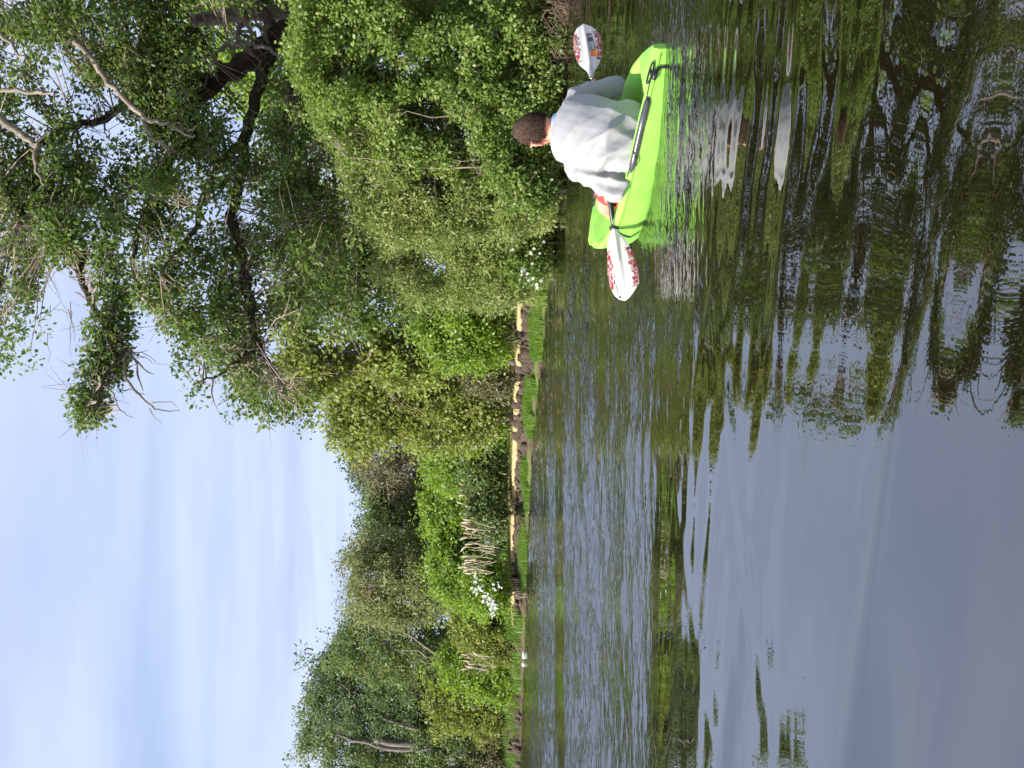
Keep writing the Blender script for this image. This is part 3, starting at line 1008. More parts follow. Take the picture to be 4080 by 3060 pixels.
S3 = plant('willow_bush', 'pale yellow-green willow bush between the kayaker and the oak', 'bush',
           [[(715, 270), (800, 300), (900, 310), (1020, 330), (1120, 340), (1195, 380), (1190, 470), (1120, 490), (1000, 500), (880, 520), (800, 490), (770, 400), (735, 330)]], 13.0, 0.85, 880, 0.17, 66, 0.060, 0.34, 'willow_leaf', 23, BG,
           gap=0.36, gap_scale=2.0, stems=16, stem_r=0.016, twig_frac=0.4, up=0.3, droop=0.1)
S4 = plant('willow_bush', 'narrow-leaved willow bush at the end of the bushes beside the open grass bank', 'bush',
           [[(800, 470), (900, 480), (1020, 470), (1120, 470), (1185, 480), (1185, 560), (1160, 590), (1140, 630), (1060, 650), (960, 650), (880, 630), (830, 580)]], 14.6, 0.9, 820, 0.18, 64, 0.060, 0.36, 'willow_leaf', 24, BG,
           gap=0.38, gap_scale=1.8, stems=14, stem_r=0.016, twig_frac=0.4, up=0.35, holes=[[(905, 560), (965, 550), (975, 610), (920, 615)]])
S5 = plant('bramble_bush', 'low bush dotted with white flowers at the water edge', 'bush',
           [[(1040, 470), (1120, 430), (1185, 430), (1190, 500), (1182, 570), (1160, 600), (1110, 600), (1060, 560)]], 13.9, 0.4, 240, 0.14, 54, 0.050, 0.5, 'bush_leaf', 25, BG,
           gap=0.3, gap_scale=2.2, stems=10, stem_r=0.010, twig_frac=0.5)
S6 = plant('leafy_bush', 'dark low bush under the twiggy one, hanging to the water beside the kayaker', 'bush',
           [[(1060, 180), (1150, 170), (1205, 170), (1212, 250), (1205, 330), (1190, 420), (1150, 440), (1080, 420), (1040, 320)]], 11.9, 0.4, 320, 0.15, 52, 0.048, 0.6, 'bush_leaf', 26, BG,
           gap=0.45, gap_scale=2.4, stems=14, stem_r=0.010, twig_frac=0.6, stem_mat='dead_twig', extra=2, twig_r=0.005)

# white flowers on the low bush
fl_v, fl_f = [], []
for k_ in range(5):
    a = k_ * 2 * math.pi / 5
    b0 = len(fl_v)
    for (r_, da, z_) in ((0, 0, 0), (0.55, -0.5, 0.12), (1.0, -0.35, 0.2), (1.0, 0.35, 0.2), (0.55, 0.5, 0.12)):
        fl_v.append((r_ * math.cos(a + da), r_ * math.sin(a + da), z_))
    fl_f += [(b0, b0 + 1, b0 + 4), (b0 + 1, b0 + 2, b0 + 3), (b0 + 1, b0 + 3, b0 + 4)]
flower_me = np_mesh('flower', np.array(fl_v), np.array(fl_f), M['petal'], {'tint': np.random.default_rng(1).random(len(fl_v))})


def flowers(root, spots, d, size, rr):
    for (x, y) in spots:
        o = bpy.data.objects.new('flower', flower_me)
        link(o, root)
        p = at(x, y, d + rr.uniform(-0.03, 0.03))
        o.location = p - root.matrix_basis.translation
        k = size * rr.uniform(0.8, 1.25)
        o.scale = (k, k, k)
        o.rotation_euler = (math.radians(rr.uniform(50, 110)), 0, rr.uniform(-0.6, 0.6))


rr = random.Random(9)
FS = [(2034, 998), (2042, 995), (2115, 1009), (2127, 992), (2097, 1020), (2120, 1053), (2080, 1070), (2079, 1082), (2077, 1097), (2090, 1076), (2100, 1091), (2097, 1107), (2105, 1118), (2110, 1115), (2123, 1110), (2118, 1138), (2138, 1135), (2138, 1148), (2156, 1121), (2166, 965), (2088, 968), (2112, 1120), (2150, 1010)]
flowers(S5[0], FS, 13.35, 0.022, rr)

# reddish roots and dry sticks along the foot of the bushes
for i, (ya, yb_, lab) in enumerate(((-60, 230, 'tangle of dry brown roots at the foot of the round-leaved bush'), (260, 560, 'tangle of dry sticks on the mud behind the right shoulder of the kayaker'),
                                    (560, 830, 'pale dry sticks and roots at the waterline past the kayaker'), (830, 1060, 'brown roots and dry stalks below the white-flowered bush'), (2790, 3100, 'brown roots hanging over the dark earth at the far end of the bank'))):
    tw = Tubes(4)
    rr = random.Random(40 + i)
    for k_ in range(56):
        yy = rr.uniform(ya, yb_)
        s = float(s_of_y(yy))
        bx1, by1, nx1, ny1 = bank_at(s)
        t0 = rr.uniform(0.0, 0.5)
        z0 = float(ground_z(np.array([s]), np.array([t0]))[0])
        p = Vector((bx1 + nx1 * t0, by1 + ny1 * t0, z0 + rr.uniform(0.05, 0.22)))
        e = Vector((bx1 - nx1 * rr.uniform(0.0, 0.12) + rr.uniform(-0.2, 0.2), by1 - ny1 * rr.uniform(0, 0.1) + rr.uniform(-0.1, 0.1), rr.uniform(-0.02, 0.12)))
        tw.add(wiggle([p, p.lerp(e, 0.5) + Vector((rr.uniform(-.1, .1), rr.uniform(-.05, .05), rr.uniform(-.03, .08))), e], 0.008, 3), lerp_list([0.009, 0.006, 0.003], 7), sides=4, cap=False)
    ss_ = float(s_of_y((ya + yb_) / 2))
    b_ = bank_at(ss_)
    o = empty('root_tangle', (float(b_[0]), float(b_[1]), 0.0))
    tag(o, lab, 'roots', 'root tangles along the bank')
    mesh_obj('roots', tw.mesh('roots', M['root']), o)['kind'] = 'stuff'

# younger trees that close the view behind the oak and the bushes
BT = 'trees standing behind the oak'
plant('young_oak', 'sunlit yellow-green tree seen through the gaps behind the oak trunk', 'tree',
      [[(380, -80), (560, -60), (700, -60), (760, 60), (760, 200), (700, 260), (600, 240), (480, 200), (400, 110)]], 18.5, 1.3, 300, 0.34, 46, 0.10, 0.6, 'bright_leaf', 27, BT,
      gap=0.40, gap_scale=1.1, stems=12, stem_r=0.09, stem_mat='bark_grey', twig_frac=0.5, tree=True, twig_r=0.012)
plant('young_oak', 'dark leafy tree filling the gap between the oak and the willow bushes', 'tree',
      [[(620, 170), (720, 200), (820, 320), (880, 470), (900, 620), (840, 690), (740, 690), (640, 650), (570, 560), (600, 430), (560, 330)]], 17.2, 1.2, 430, 0.32, 44, 0.085, 0.6, 'oak_leaf', 28, BT,
      gap=0.43, gap_scale=1.2, stems=16, stem_r=0.10, stem_mat='bark_dark', twig_frac=0.6, tree=True, twig_r=0.012)

# trees behind the open bank, right to left
TG = 'trees behind the open bank'
plant('airy_tree', 'loose pale green tree whose thin top shows against the sky below the oak', 'tree',
      [[(590, 660), (640, 620), (720, 630), (800, 620), (880, 640), (960, 650), (1000, 720), (960, 800), (860, 830), (760, 800), (690, 850), (640, 860), (600, 790), (640, 740)]], 21.0, 1.6, 330, 0.36, 55, 0.105, 0.55, 'airy_leaf', 31, TG,
      gap=0.40, gap_scale=0.9, stems=16, stem_r=0.10, stem_mat='bark_grey', twig_frac=0.6, tree=True, twig_r=0.012)
plant('airy_tree', 'yellow-green tree with bare twigs sticking out of its left top', 'tree',
      [[(690, 830), (760, 790), (860, 800), (960, 780), (1060, 800), (1080, 900), (1000, 960), (920, 960), (860, 930), (800, 950), (750, 960), (720, 920)]], 24.0, 1.8, 420, 0.40, 52, 0.110, 0.55, 'airy_leaf', 32, TG,
      gap=0.36, gap_scale=0.8, stems=16, stem_r=0.10, stem_mat='bark_grey', twig_frac=0.6, tree=True, twig_r=0.012)
plant('brushwood_tree', 'brownish half-bare tree in the middle of the far trees', 'tree',
      [[(790, 920), (840, 930), (930, 930), (1010, 960), (1010, 1060), (940, 1080), (860, 1080), (800, 1060), (770, 1000)]], 36.0, 2.0, 330, 0.42, 46, 0.115, 0.5, 'brown_leaf', 33, TG,
      gap=0.38, gap_scale=0.8, stems=30, stem_r=0.10, stem_mat='bark_pale', twig_frac=0.9, tree=True, twig_r=0.018, extra=2)
plant('thin_tree', 'small thin-crowned dark tree standing up from the far skyline', 'tree',
      [[(758, 1000), (775, 985), (800, 1010), (850, 1020), (850, 1090), (815, 1140), (785, 1130), (778, 1080), (758, 1060)]], 40.0, 1.2, 110, 0.36, 40, 0.13, 0.55, 'far_dark_leaf', 34, TG,
      gap=0.44, gap_scale=0.8, stems=10, stem_r=0.08, stem_mat='bark_grey', twig_frac=0.7, tree=True, twig_r=0.012)
plant('round_tree', 'dark green round tree in a dip of the skyline', 'tree',
      [[(800, 1060), (860, 1050), (960, 1060), (980, 1120), (960, 1200), (880, 1210), (810, 1200), (790, 1150), (812, 1110)]], 37.0, 2.0, 330, 0.42, 52, 0.115, 0.55, 'far_leaf', 35, TG,
      gap=0.34, gap_scale=0.8, stems=14, stem_r=0.12, stem_mat='bark_grey', twig_frac=0.5, tree=True, twig_r=0.012)
plant('olive_tree', 'olive green feathery tree with an arching pale stem', 'tree',
      [[(757, 1200), (800, 1160), (880, 1170), (980, 1200), (1010, 1260), (970, 1320), (900, 1340), (830, 1350), (780, 1330), (755, 1270)]], 34.0, 2.0, 430, 0.40, 56, 0.115, 0.42, 'olive_leaf', 36, TG,
      gap=0.32, gap_scale=0.8, stems=20, stem_r=0.10, stem_mat='bark_pale', twig_frac=0.6, tree=True, twig_r=0.014)
plant('forked_tree', 'green tree with a long forked grey trunk leaning through its lower crown', 'tree',
      [[(770, 1320), (840, 1320), (920, 1330), (990, 1370), (990, 1440), (930, 1470), (850, 1470), (770, 1450), (725, 1420), (745, 1360)]], 38.0, 2.0, 430, 0.42, 54, 0.115, 0.5, 'far_leaf', 37, TG,
      gap=0.36, gap_scale=0.8, stems=14, stem_r=0.10, stem_mat='bark_grey', twig_frac=0.6, tree=True, twig_r=0.012)
plant('dark_tree', 'tall dark green tree, second from the far end of the tree line', 'tree',
      [[(725, 1400), (790, 1410), (880, 1420), (950, 1460), (970, 1530), (930, 1590), (840, 1580), (760, 1570), (700, 1560), (672, 1500), (700, 1440)]], 40.5, 2.2, 560, 0.42, 58, 0.115, 0.55, 'far_dark_leaf', 38, TG,
      gap=0.33, gap_scale=0.8, stems=14, stem_r=0.14, stem_mat='bark_grey', twig_frac=0.5, tree=True, twig_r=0.012)
plant('tall_tree', 'tallest tree at the far end of the tree line, behind the grey snag', 'tree',
      [[(680, 1510), (760, 1540), (860, 1550), (960, 1560), (990, 1640), (980, 1740), (860, 1780), (720, 1760), (668, 1680), (656, 1590)]], 42.5, 2.2, 640, 0.42, 58, 0.115, 0.55, 'far_leaf', 39, TG,
      gap=0.33, gap_scale=0.8, stems=16, stem_r=0.14, stem_mat='bark_grey', twig_frac=0.5, tree=True, twig_r=0.012)

# understorey shrubs
UG = 'shrubs under the far trees'


def shrub(label, poly, d, th, n, mat, seed, ls=0.10, asp=0.5, cr_=0.28, per=46, gap=0.3, name='shrub', **kw):
    return plant(name, label, 'shrub', [poly], d, th, n, cr_, per, ls, asp, mat, seed, UG, gap=gap, gap_scale=1.0, stems=8, stem_r=0.03, stem_mat='twig', twig_frac=0.3, twig_r=0.008, **kw)


shrub('yellow-green shrub under the loose pale tree, next to the willow', [(930, 600), (1000, 610), (1080, 640), (1096, 660), (1096, 760), (1050, 790), (960, 780), (900, 720)], 19.5, 1.0, 330, 'bright_leaf', 51, 0.085, 0.5, 0.26)
shrub('dark twiggy shrub at the back of the lawn near the willow', [(1000, 730), (1060, 720), (1092, 740), (1092, 830), (1060, 850), (1010, 830)], 21.5, 0.7, 140, 'brown_leaf', 52, 0.085, 0.5, 0.24)
shrub('bright green shrub below the yellow-green tree', [(860, 830), (940, 820), (1020, 830), (1070, 850), (1080, 930), (1010, 960), (930, 960), (880, 930)], 25.5, 1.2, 330, 'bright_leaf', 53, 0.10, 0.5, 0.30)
shrub('fresh green shrub above the scattered reed plumes', [(950, 940), (1010, 930), (1060, 950), (1070, 1020), (1010, 1060), (950, 1050), (930, 990)], 28.5, 1.2, 230, 'bright_leaf', 54, 0.11, 0.5, 0.32)
shrub('dark green leafy shrub behind the lawn with reeds on top', [(1010, 980), (1050, 970), (1085, 1000), (1085, 1140), (1050, 1150), (1015, 1110)], 27.0, 0.7, 230, 'far_leaf', 55, 0.10, 0.55, 0.28)
shrub('bright yellow-green shrub above the thick reed clump', [(930, 1050), (980, 1030), (1040, 1070), (1050, 1150), (1010, 1190), (950, 1180), (915, 1120)], 31.0, 1.2, 280, 'bright_leaf', 56, 0.115, 0.5, 0.34)
shrub('bright green shrub beyond the thick reed clump', [(940, 1180), (1000, 1160), (1050, 1200), (1055, 1270), (1010, 1310), (960, 1290), (930, 1240)], 31.0, 1.2, 260, 'bright_leaf', 57, 0.115, 0.5, 0.34)
WS = shrub('shrub covered with clusters of white blossom behind the lawn', [(1010, 1220), (1050, 1210), (1090, 1230), (1095, 1310), (1060, 1330), (1015, 1310)], 29.5, 0.8, 220, 'bright_leaf', 58, 0.10, 0.5, 0.28, name='flowering_shrub')
shrub('light green shrub past the white blossom', [(980, 1310), (1040, 1300), (1100, 1320), (1118, 1380), (1100, 1430), (1040, 1420), (980, 1390)], 33.0, 1.0, 270, 'airy_leaf', 59, 0.11, 0.5, 0.32)
shrub('yellow-green shrub reaching the water past the lawn', [(960, 1400), (1030, 1390), (1110, 1400), (1125, 1450), (1120, 1500), (1060, 1510), (990, 1490), (950, 1440)], 34.8, 1.0, 300, 'bright_leaf', 60, 0.115, 0.5, 0.33)
shrub('olive shrub in front of the dark tree', [(940, 1470), (1010, 1480), (1080, 1500), (1095, 1560), (1040, 1590), (960, 1570), (920, 1520)], 38.0, 1.0, 280, 'airy_leaf', 61, 0.115, 0.5, 0.33)
shrub('green shrub below the grey snag', [(905, 1545), (1010, 1540), (1060, 1580), (1060, 1690), (980, 1740), (900, 1700)], 39.6, 1.0, 260, 'far_leaf', 62, 0.115, 0.5, 0.33)
shrub('brownish twiggy shrub above the dark earth at the far end', [(1030, 1560), (1085, 1550), (1105, 1600), (1110, 1680), (1090, 1740), (1040, 1720), (1010, 1640)], 39.4, 0.9, 240, 'brown_leaf', 63, 0.115, 0.45, 0.32)
rr = random.Random(12)
spots = [(x * 0.4973 + 1150, y * 0.4973 + 2250) for (x, y) in
         [(1490, 90), (1510, 110), (1530, 120), (1500, 140), (1480, 180), (1500, 200), (1520, 190), (1550, 210), (1570, 260), (1590, 250), (1640, 160), (1680, 160), (1690, 180), (1650, 200), (1600, 280), (1620, 300), (1640, 290), (1610, 320), (1640, 340), (1670, 350), (1620, 360), (1650, 370), (1620, 400), (1640, 410), (1590, 300), (1560, 290), (1660, 320), (1510, 230), (1540, 180), (1485, 210), (1635, 320), (1625, 340), (1655, 345), (1605, 265), (1615, 270)]]
flowers(WS[0], spots + [(x + rr.uniform(-9, 9), y + rr.uniform(-9, 9)) for x, y in spots for _ in range(2)], 28.5, 0.030, rr)

# ------------------------------------------------------------------ dead snags at the far end
def snag(label, branches, d):
    x0 = at(branches[0][0][0][0], branches[0][0][0][1], d)
    root = empty('dead_tree', (x0.x, d, ground_at(x0.x, d)))
    tag(root, label, 'dead tree', 'dead trunks standing in the far trees')
    for i, (pts, rp) in enumerate(branches):
        tbl = Tubes(9)
        line = px_line(pts, d, d - 0.1, 0.015, 3)
        tbl.add(line, [r * d / F for r in lerp_list(rp, len(line))], jitter=0.1)
        nm = 'trunk' if i == 0 else 'limb'
        mesh_obj(nm, tbl.mesh(nm, M['bark_grey'], smooth=False), root)
    return root


snag('grey broken forked dead trunk high among the far trees', [([(2020, 2990), (1850, 2975), (1700, 2968), (1580, 2958), (1488, 2948)], [17, 17, 16, 15, 12]),
                                                             ([(1680, 2980), (1560, 2985), (1470, 2960), (1400, 2945), (1345, 2925)], [10, 10, 9, 7, 4]),
                                                             ([(1560, 2985), (1530, 2982), (1513, 2992)], [9, 8, 4])], 40.3)
snag('grey dead trunk broken off in two short prongs', [([(1950, 2960), (1780, 2920), (1690, 2905), (1620, 2893), (1570, 2875), (1528, 2862)], [9, 9, 9, 8, 7, 5]),
                                                     ([(1680, 2903), (1630, 2885), (1598, 2873)], [7, 7, 5])], 39.6)
lean = empty('leaning_trunk', (at(1800, 2640, 36).x, 36.0, 0.6))
tag(lean, 'long grey trunk leaning through the lower far crowns, forked', 'dead tree')
for i, (pts, rp) in enumerate((([(1990, 2740), (1790, 2636), (1730, 2602), (1680, 2560), (1630, 2532), (1570, 2490), (1530, 2465)], [10, 10, 9, 7, 6, 4, 2]),
                               ([(1740, 2610), (1710, 2618), (1685, 2605), (1660, 2592), (1600, 2590)], [6, 6, 5, 3, 2]), ([(1740, 2640), (1700, 2640), (1660, 2625), (1650, 2690), (1640, 2710)], [4, 4, 3, 2, 1]))):
    tbl = Tubes(7)
    line = px_line(pts, 36.0, 35.8, 0.015, 3)
    tbl.add(line, [r * 36.0 / F for r in lerp_list(rp, len(line))], jitter=0.08)
    nm = 'trunk' if i == 0 else 'limb'
    mesh_obj(nm, tbl.mesh(nm, M['bark_grey']), lean)

# ------------------------------------------------------------------ dry reeds
RG = 'clumps of dry reeds behind the lawn'


def reeds(label, cx, cy, sx, sy, n, d, lenpx, lean_=0.12, seed=0):
    rr = random.Random(seed)
    b = at(cx, cy, d)
    root = empty('reed_clump', (b.x, d, ground_at(b.x, d)))
    tag(root, label, 'reeds', RG)
    for k_ in range(n):
        y0 = cy + rr.uniform(-sy, sy)
        x1 = cx + rr.uniform(-sx, sx)
        dd = d + rr.uniform(-0.35, 0.35)
        top = at(x1 - lenpx * rr.uniform(0.8, 1.15), y0 + rr.gauss(0, lean_) * lenpx - lenpx * 0.12, dd)
        base = at(x1, y0, dd)
        tbl = Tubes(4)
        line = wiggle([base, base.lerp(top, 0.5) + Vector((rr.uniform(-.02, .02), 0, 0)), top], 0.004, 2)
        tbl.add(line, lerp_list([0.010, 0.0085, 0.006], len(line)), cap=False)
        st = mesh_obj('stalk', tbl.mesh('stalk', M['reed']), root)
        if rr.random() < 0.72:
            pl = Tubes(5)
            dirv = (top - base).normalized()
            sidev = Vector((rr.uniform(-0.6, 0.3), 0, 0))
            pts = [top - dirv * 0.04, top + dirv * 0.06 + sidev * 0.04, top + dirv * 0.15 + sidev * 0.10, top + dirv * 0.22 + sidev * 0.22]
            pl.add(pts, [0.008, 0.035, 0.030, 0.006], jitter=0.25)
            mesh_obj('plume', pl.mesh('plume', M['plume'], smooth=False), st)
    return root


reeds('thickest clump of pale dry reed stalks leaning behind the lawn', 1975, 2140, 20, 105, 34, 26.8, 92, 0.26, 1)
reeds('few reed plumes above the dark leafy shrub', 1905, 1990, 16, 60, 10, 27.2, 60, 0.12, 2)
reeds('row of pale reed plumes below the fresh green shrub', 1975, 1720, 18, 60, 15, 24.5, 62, 0.08, 3)
reeds('two pairs of upright dry stalks nearest the willow', 1975, 1665, 12, 28, 5, 23.8, 70, 0.05, 4)
reeds('dry reed stalks at the water past the white blossom', 1960, 2650, 20, 35, 12, 31.0, 75, 0.25, 5)
reeds('sparse tall dry stalks in front of the bright green shrub', 1910, 1660, 15, 25, 4, 24.6, 130, 0.06, 6)
reeds('sparse reed plumes at the left end of the thick clump', 1950, 2270, 20, 40, 9, 27.6, 70, 0.14, 7)

# small white thing among the shrubs, and the white floats at the water
wb = empty('white_box', at(1835, 1772, 27.5))
tag(wb, 'small white box on a post among the shrubs behind the lawn', 'box')
M['white_paint'] = noise_mat('white_paint', (0.66, 0.67, 0.65), (0.80, 0.80, 0.78), 14, rough=0.5, bump=0.1)
M['grey_paint'] = noise_mat('grey_paint', (0.22, 0.23, 0.22), (0.32, 0.33, 0.31), 14, rough=0.6, bump=0.1)


def box_mesh(name, c, s, mat, bev=0.01):
    bm = bmesh.new()
    bmesh.ops.create_cube(bm, size=1.0)
    bmesh.ops.scale(bm, vec=s, verts=bm.verts)
    bmesh.ops.bevel(bm, geom=bm.edges[:], offset=bev, segments=2, affect='EDGES')
    bmesh.ops.translate(bm, vec=c, verts=bm.verts)
    me = bpy.data.meshes.new(name)
    bm.to_mesh(me); bm.free()
    me.materials.append(mat)
    return me


c_ = wb.location
mesh_obj('box', box_mesh('box', c_ + Vector((0, 0, 0.03)), (0.10, 0.08, 0.20), M['white_paint']), wb)
mesh_obj('lid', box_mesh('lid', c_ + Vector((0, 0, 0.145)), (0.13, 0.11, 0.025), M['white_paint'], 0.005), wb)
mesh_obj('panel', box_mesh('panel', c_ + Vector((0.0, -0.0415, 0.03)), (0.05, 0.006, 0.12), M['grey_paint'], 0.002), wb)
mesh_obj('post', box_mesh('post', c_ + Vector((0, 0, -0.55)), (0.035, 0.035, 0.96), M['grey_paint'], 0.004), wb)
for i, (y_, w_, lab) in enumerate(((2582, 0.22, 'longer white float lying at the far waterline'), (2618, 0.14, 'shorter white float lying at the far waterline'))):
    s = float(s_of_y(y_))
    b_ = bank_at(s)
    o = empty('white_float', (float(b_[0]) - float(b_[2]) * 0.25, float(b_[1]) - float(b_[3]) * 0.25, 0.03))
    tag(o, lab, 'float', 'white floats at the far waterline')
    fl = Tubes(10)
    c0 = o.location
    fl.add([c0 + Vector((-w_ / 2, 0, 0)), c0 + Vector((-w_ / 2 + 0.02, 0, 0)), c0 + Vector((w_ * 0.25, 0, 0)), c0 + Vector((w_ * 0.38, 0, 0.0)), c0 + Vector((w_ / 2, 0, 0))], [0.035, 0.05, 0.05, 0.03, 0.022])
    mesh_obj('body', fl.mesh('body', M['white_paint']), o)
    fc = Tubes(8)
    fc.add([c0 + Vector((w_ / 2, 0, 0)), c0 + Vector((w_ / 2 + 0.025, 0, 0))], [0.025, 0.025])
    mesh_obj('cap', fc.mesh('cap', M['grey_paint']), o)

# ------------------------------------------------------------------ grass
def blades(name, P, h, w, mat, seed, lean_=0.5):
    r = np.random.default_rng(seed)
    n = len(P)
    a = r.uniform(0, 2 * np.pi, n)
    hh_ = h * r.uniform(0.5, 1.3, n) * (0.45 + 1.1 * fnoise(P * np.array([1.6, 1.6, 0]) + 5, 2, seed + 3))
    dirx, diry = np.cos(a), np.sin(a)
    wv_ = np.stack([np.cos(r.uniform(-0.6, 0.6, n)), np.sin(r.uniform(-0.6, 0.6, n)), np.zeros(n)], -1) * (w / 2)
    ln = lean_ * hh_ * r.uniform(0.1, 1, n)
    m1 = P + np.stack([dirx * ln * 0.35, diry * ln * 0.35, hh_ * 0.6], -1)
    m2 = P + np.stack([dirx * ln, diry * ln, hh_], -1)
    V = np.stack([P - wv_, P + wv_, m1 + wv_ * 0.7, m1 - wv_ * 0.7, m2], 1).reshape(-1, 3)
    b = (np.arange(n) * 5)[:, None]
    T = np.concatenate([b + np.array([[0, 1, 2]]), b + np.array([[0, 2, 3]]), b + np.array([[3, 2, 4]])])
    return np_mesh(name, V, T, mat, {'tint': np.repeat(np.clip(r.normal(0.5, 0.25, n), 0, 1), 5)})


def strip_points(s0, s1, t0, t1, n, seed, gapn=None, gs=0.8, rel=True):
    r = np.random.default_rng(seed)
    s = r.uniform(s0, s1, n); tt = r.uniform(t0, t1, n)
    if gapn is not None:
        g = fnoise(np.stack([s * gs, tt * 1.0, s * 0], -1), 3, seed)
        k = g > gapn
        s, tt = s[k], tt[k]
    t2 = tt - (bank_wob(s) if rel else 0)
    bx, by, nx, ny = bank_at(s)
    return np.stack([bx + nx * t2, by + ny * t2, ground_z(s, t2) + 0.0], -1)


g1 = blades('waterside_grass', strip_points(S_A - 0.2, S_B - 1.0, 0.04, 0.52, 34000, 71, 0.53, 0.8), 0.14, 0.016, M['grass_blade'], 1)
tag(mesh_obj('waterside_grass', g1), 'bright green grass growing at the foot of the cut bank', 'grass', kind='stuff')
g2 = blades('lawn_grass', strip_points(S_A - 0.6, S_B + 1.5, 0.80, 4.0, 40000, 72), 0.045, 0.014, M['lawn_blade'], 2)
tag(mesh_obj('lawn_grass', g2), 'short mown grass along the top of the bank', 'grass', kind='stuff')
g3 = blades('meadow_grass', strip_points(S_A - 1.0, S_B + 3.5, 4.0, 7.0, 22000, 73, 0.30), 0.42, 0.022, M['meadow_blade'], 3)
tag(mesh_obj('meadow_grass', g3), 'tall rough meadow grass between the lawn and the shrubs', 'grass', kind='stuff')
g4 = blades('bank_grass', strip_points(S_B - 0.5, float(s_of_y(3160)), 0.15, 3.0, 14000, 74, 0.40, rel=False), 0.26, 0.024, M['grass_blade'], 4)
tag(mesh_obj('bank_grass', g4), 'green grass on the far bank where the shrubs reach the water', 'grass', kind='stuff')

# root-bound earth at the far end of the bank
for i in range(80):
    s = float(s_of_y(random.uniform(2790, 3120)))
    bx1, by1, nx1, ny1 = bank_at(s)
    t1 = random.uniform(0.1, 0.7)
    o = bpy.data.objects.new('earth_clump', random.choice(clod_meshes))
    link(o, ground)
    o.location = (bx1 + nx1 * t1, by1 + ny1 * t1, 0.04 + 0.42 * t1 + random.uniform(-0.05, 0.03))
    k = random.uniform(0.05, 0.15)
    o.scale = (k * random.uniform(0.7, 1.8), k, k * random.uniform(0.6, 1.3))
    o.rotation_euler = (random.uniform(0, 6), random.uniform(0, 6), random.uniform(0, 6))

# ------------------------------------------------------------------ kayak
def plain_mat(name, col, rough=0.4, spec=0.5, nscale=30, nvar=0.06, bump=0.0, coat=0.0, sss=0.0):
    m, t = new_mat(name)
    tcn = N(t, 'ShaderNodeTexCoord')
    n1 = N(t, 'ShaderNodeTexNoise', inp={'Scale': nscale, 'Detail': 5.0})
    L(t, tcn.outputs['Object'], n1.inputs['Vector'])
    r = ramp(t, [(0.3, tuple(c * (1 - nvar) for c in col)), (0.7, tuple(min(1, c * (1 + nvar)) for c in col))])
    L(t, n1.outputs['Fac'], r.inputs[0])
    p = N(t, 'ShaderNodeBsdfPrincipled', inp={'Roughness': rough, 'Specular IOR Level': spec, 'Coat Weight': coat})
    L(t, r.outputs[0], p.inputs['Base Color'])
    if sss:
        p.inputs['Subsurface Weight'].default_value = sss
        p.inputs['Subsurface Radius'].default_value = (0.012, 0.004, 0.002)
        p.inputs['Subsurface Scale'].default_value = 0.6
    if bump:
        b = N(t, 'ShaderNodeBump', inp={'Strength': bump, 'Distance': 0.004})
        L(t, n1.outputs['Fac'], b.inputs['Height'])
        L(t, b.outputs[0], p.inputs['Normal'])
    o = N(t, 'ShaderNodeOutputMaterial')
    L(t, p.outputs[0], o.inputs[0])
    return m


M['lime'] = plain_mat('lime_plastic', (0.265, 0.60, 0.08), 0.46, 0.4, 11, 0.14, 0.25)
M['lime_mid'] = plain_mat('lime_seam', (0.13, 0.36, 0.03), 0.5)
M['lime_dark'] = plain_mat('dark_green_groove', (0.035, 0.11, 0.035), 0.5)
M['black'] = plain_mat('black_rubber', (0.012, 0.012, 0.013), 0.45)
M['charcoal'] = plain_mat('charcoal_plastic', (0.055, 0.055, 0.06), 0.32, 0.6, 20, 0.3)
M['strap'] = plain_mat('black_strap', (0.02, 0.02, 0.022), 0.7)

KS = Vector((1.585, 4.70, 0)); KB = Vector((0.835, 5.82, 0))
KL = (KB - KS).length
KA = (KB - KS).normalized()
KP = Vector((-KA.y, KA.x, 0))          # port side
TK = [0, .04, .10, .2, .35, .5, .65, .8, .9, .96, 1.0]
HB = [.020, .070, .130, .210, .275, .295, .29, .245, .18, .115, .05]
ZG = [.035, .055, .078, .108, .135, .15, .168, .198, .222, .235, .24]
ZK = [-.03, -.06, -.08, -.09, -.09, -.08, -.07, -.05, -.02, .02, .08]
HW = [0, 0, 0.0, 0.7, 1, 1, 1, .6, 0, 0, 0]


def hull_section(t):
    b = np.interp(t, TK, HB); zg = np.interp(t, TK, ZG); zk = np.interp(t, TK, ZK)
    w = np.interp(t, TK, HW)
    zf = (zg + 0.022) * (1 - w) + 0.03 * w
    zc = zk + (zg - zk) * 0.46
    return [(0, zk), (b * .55, zk + .010), (b * .80, zk + (zc - zk) * .55), (b * .90, zc), (b * .965, zc + (zg - zc) * .55), (b * 1.0, zg - .018), (b * .985, zg - .004), (b * .95, zg + .004),
            (b * (.88 - .02 * w), zg + .004 * (1 - w) + .002), (b * .82, zg - .012 * w + .006 * (1 - w)), (b * .74, zf + .02 * w * 0 + (zg - zf) * .12), (b * .55, zf), (0, zf + .004 * (1 - w))]


def hull_pt(t, k, side=1, out=0.0):
    """point on the hull at station t, section position k (float index), on the port (+1) or starboard (-1) side"""
    sec = np.array(hull_section(t))
    i = np.arange(len(sec))
    w = np.interp(k, i, sec[:, 0]); z = np.interp(k, i, sec[:, 1])
    e = 0.4
    dw = np.interp(min(k + e, len(sec) - 1), i, sec[:, 0]) - np.interp(max(k - e, 0), i, sec[:, 0])
    dz = np.interp(min(k + e, len(sec) - 1), i, sec[:, 1]) - np.interp(max(k - e, 0), i, sec[:, 1])
    ln = math.hypot(dw, dz) + 1e-9
    w += out * dz / ln; z += -out * dw / ln
    return KS + KA * (t * KL) + KP * (side * w) + Vector((0, 0, z))


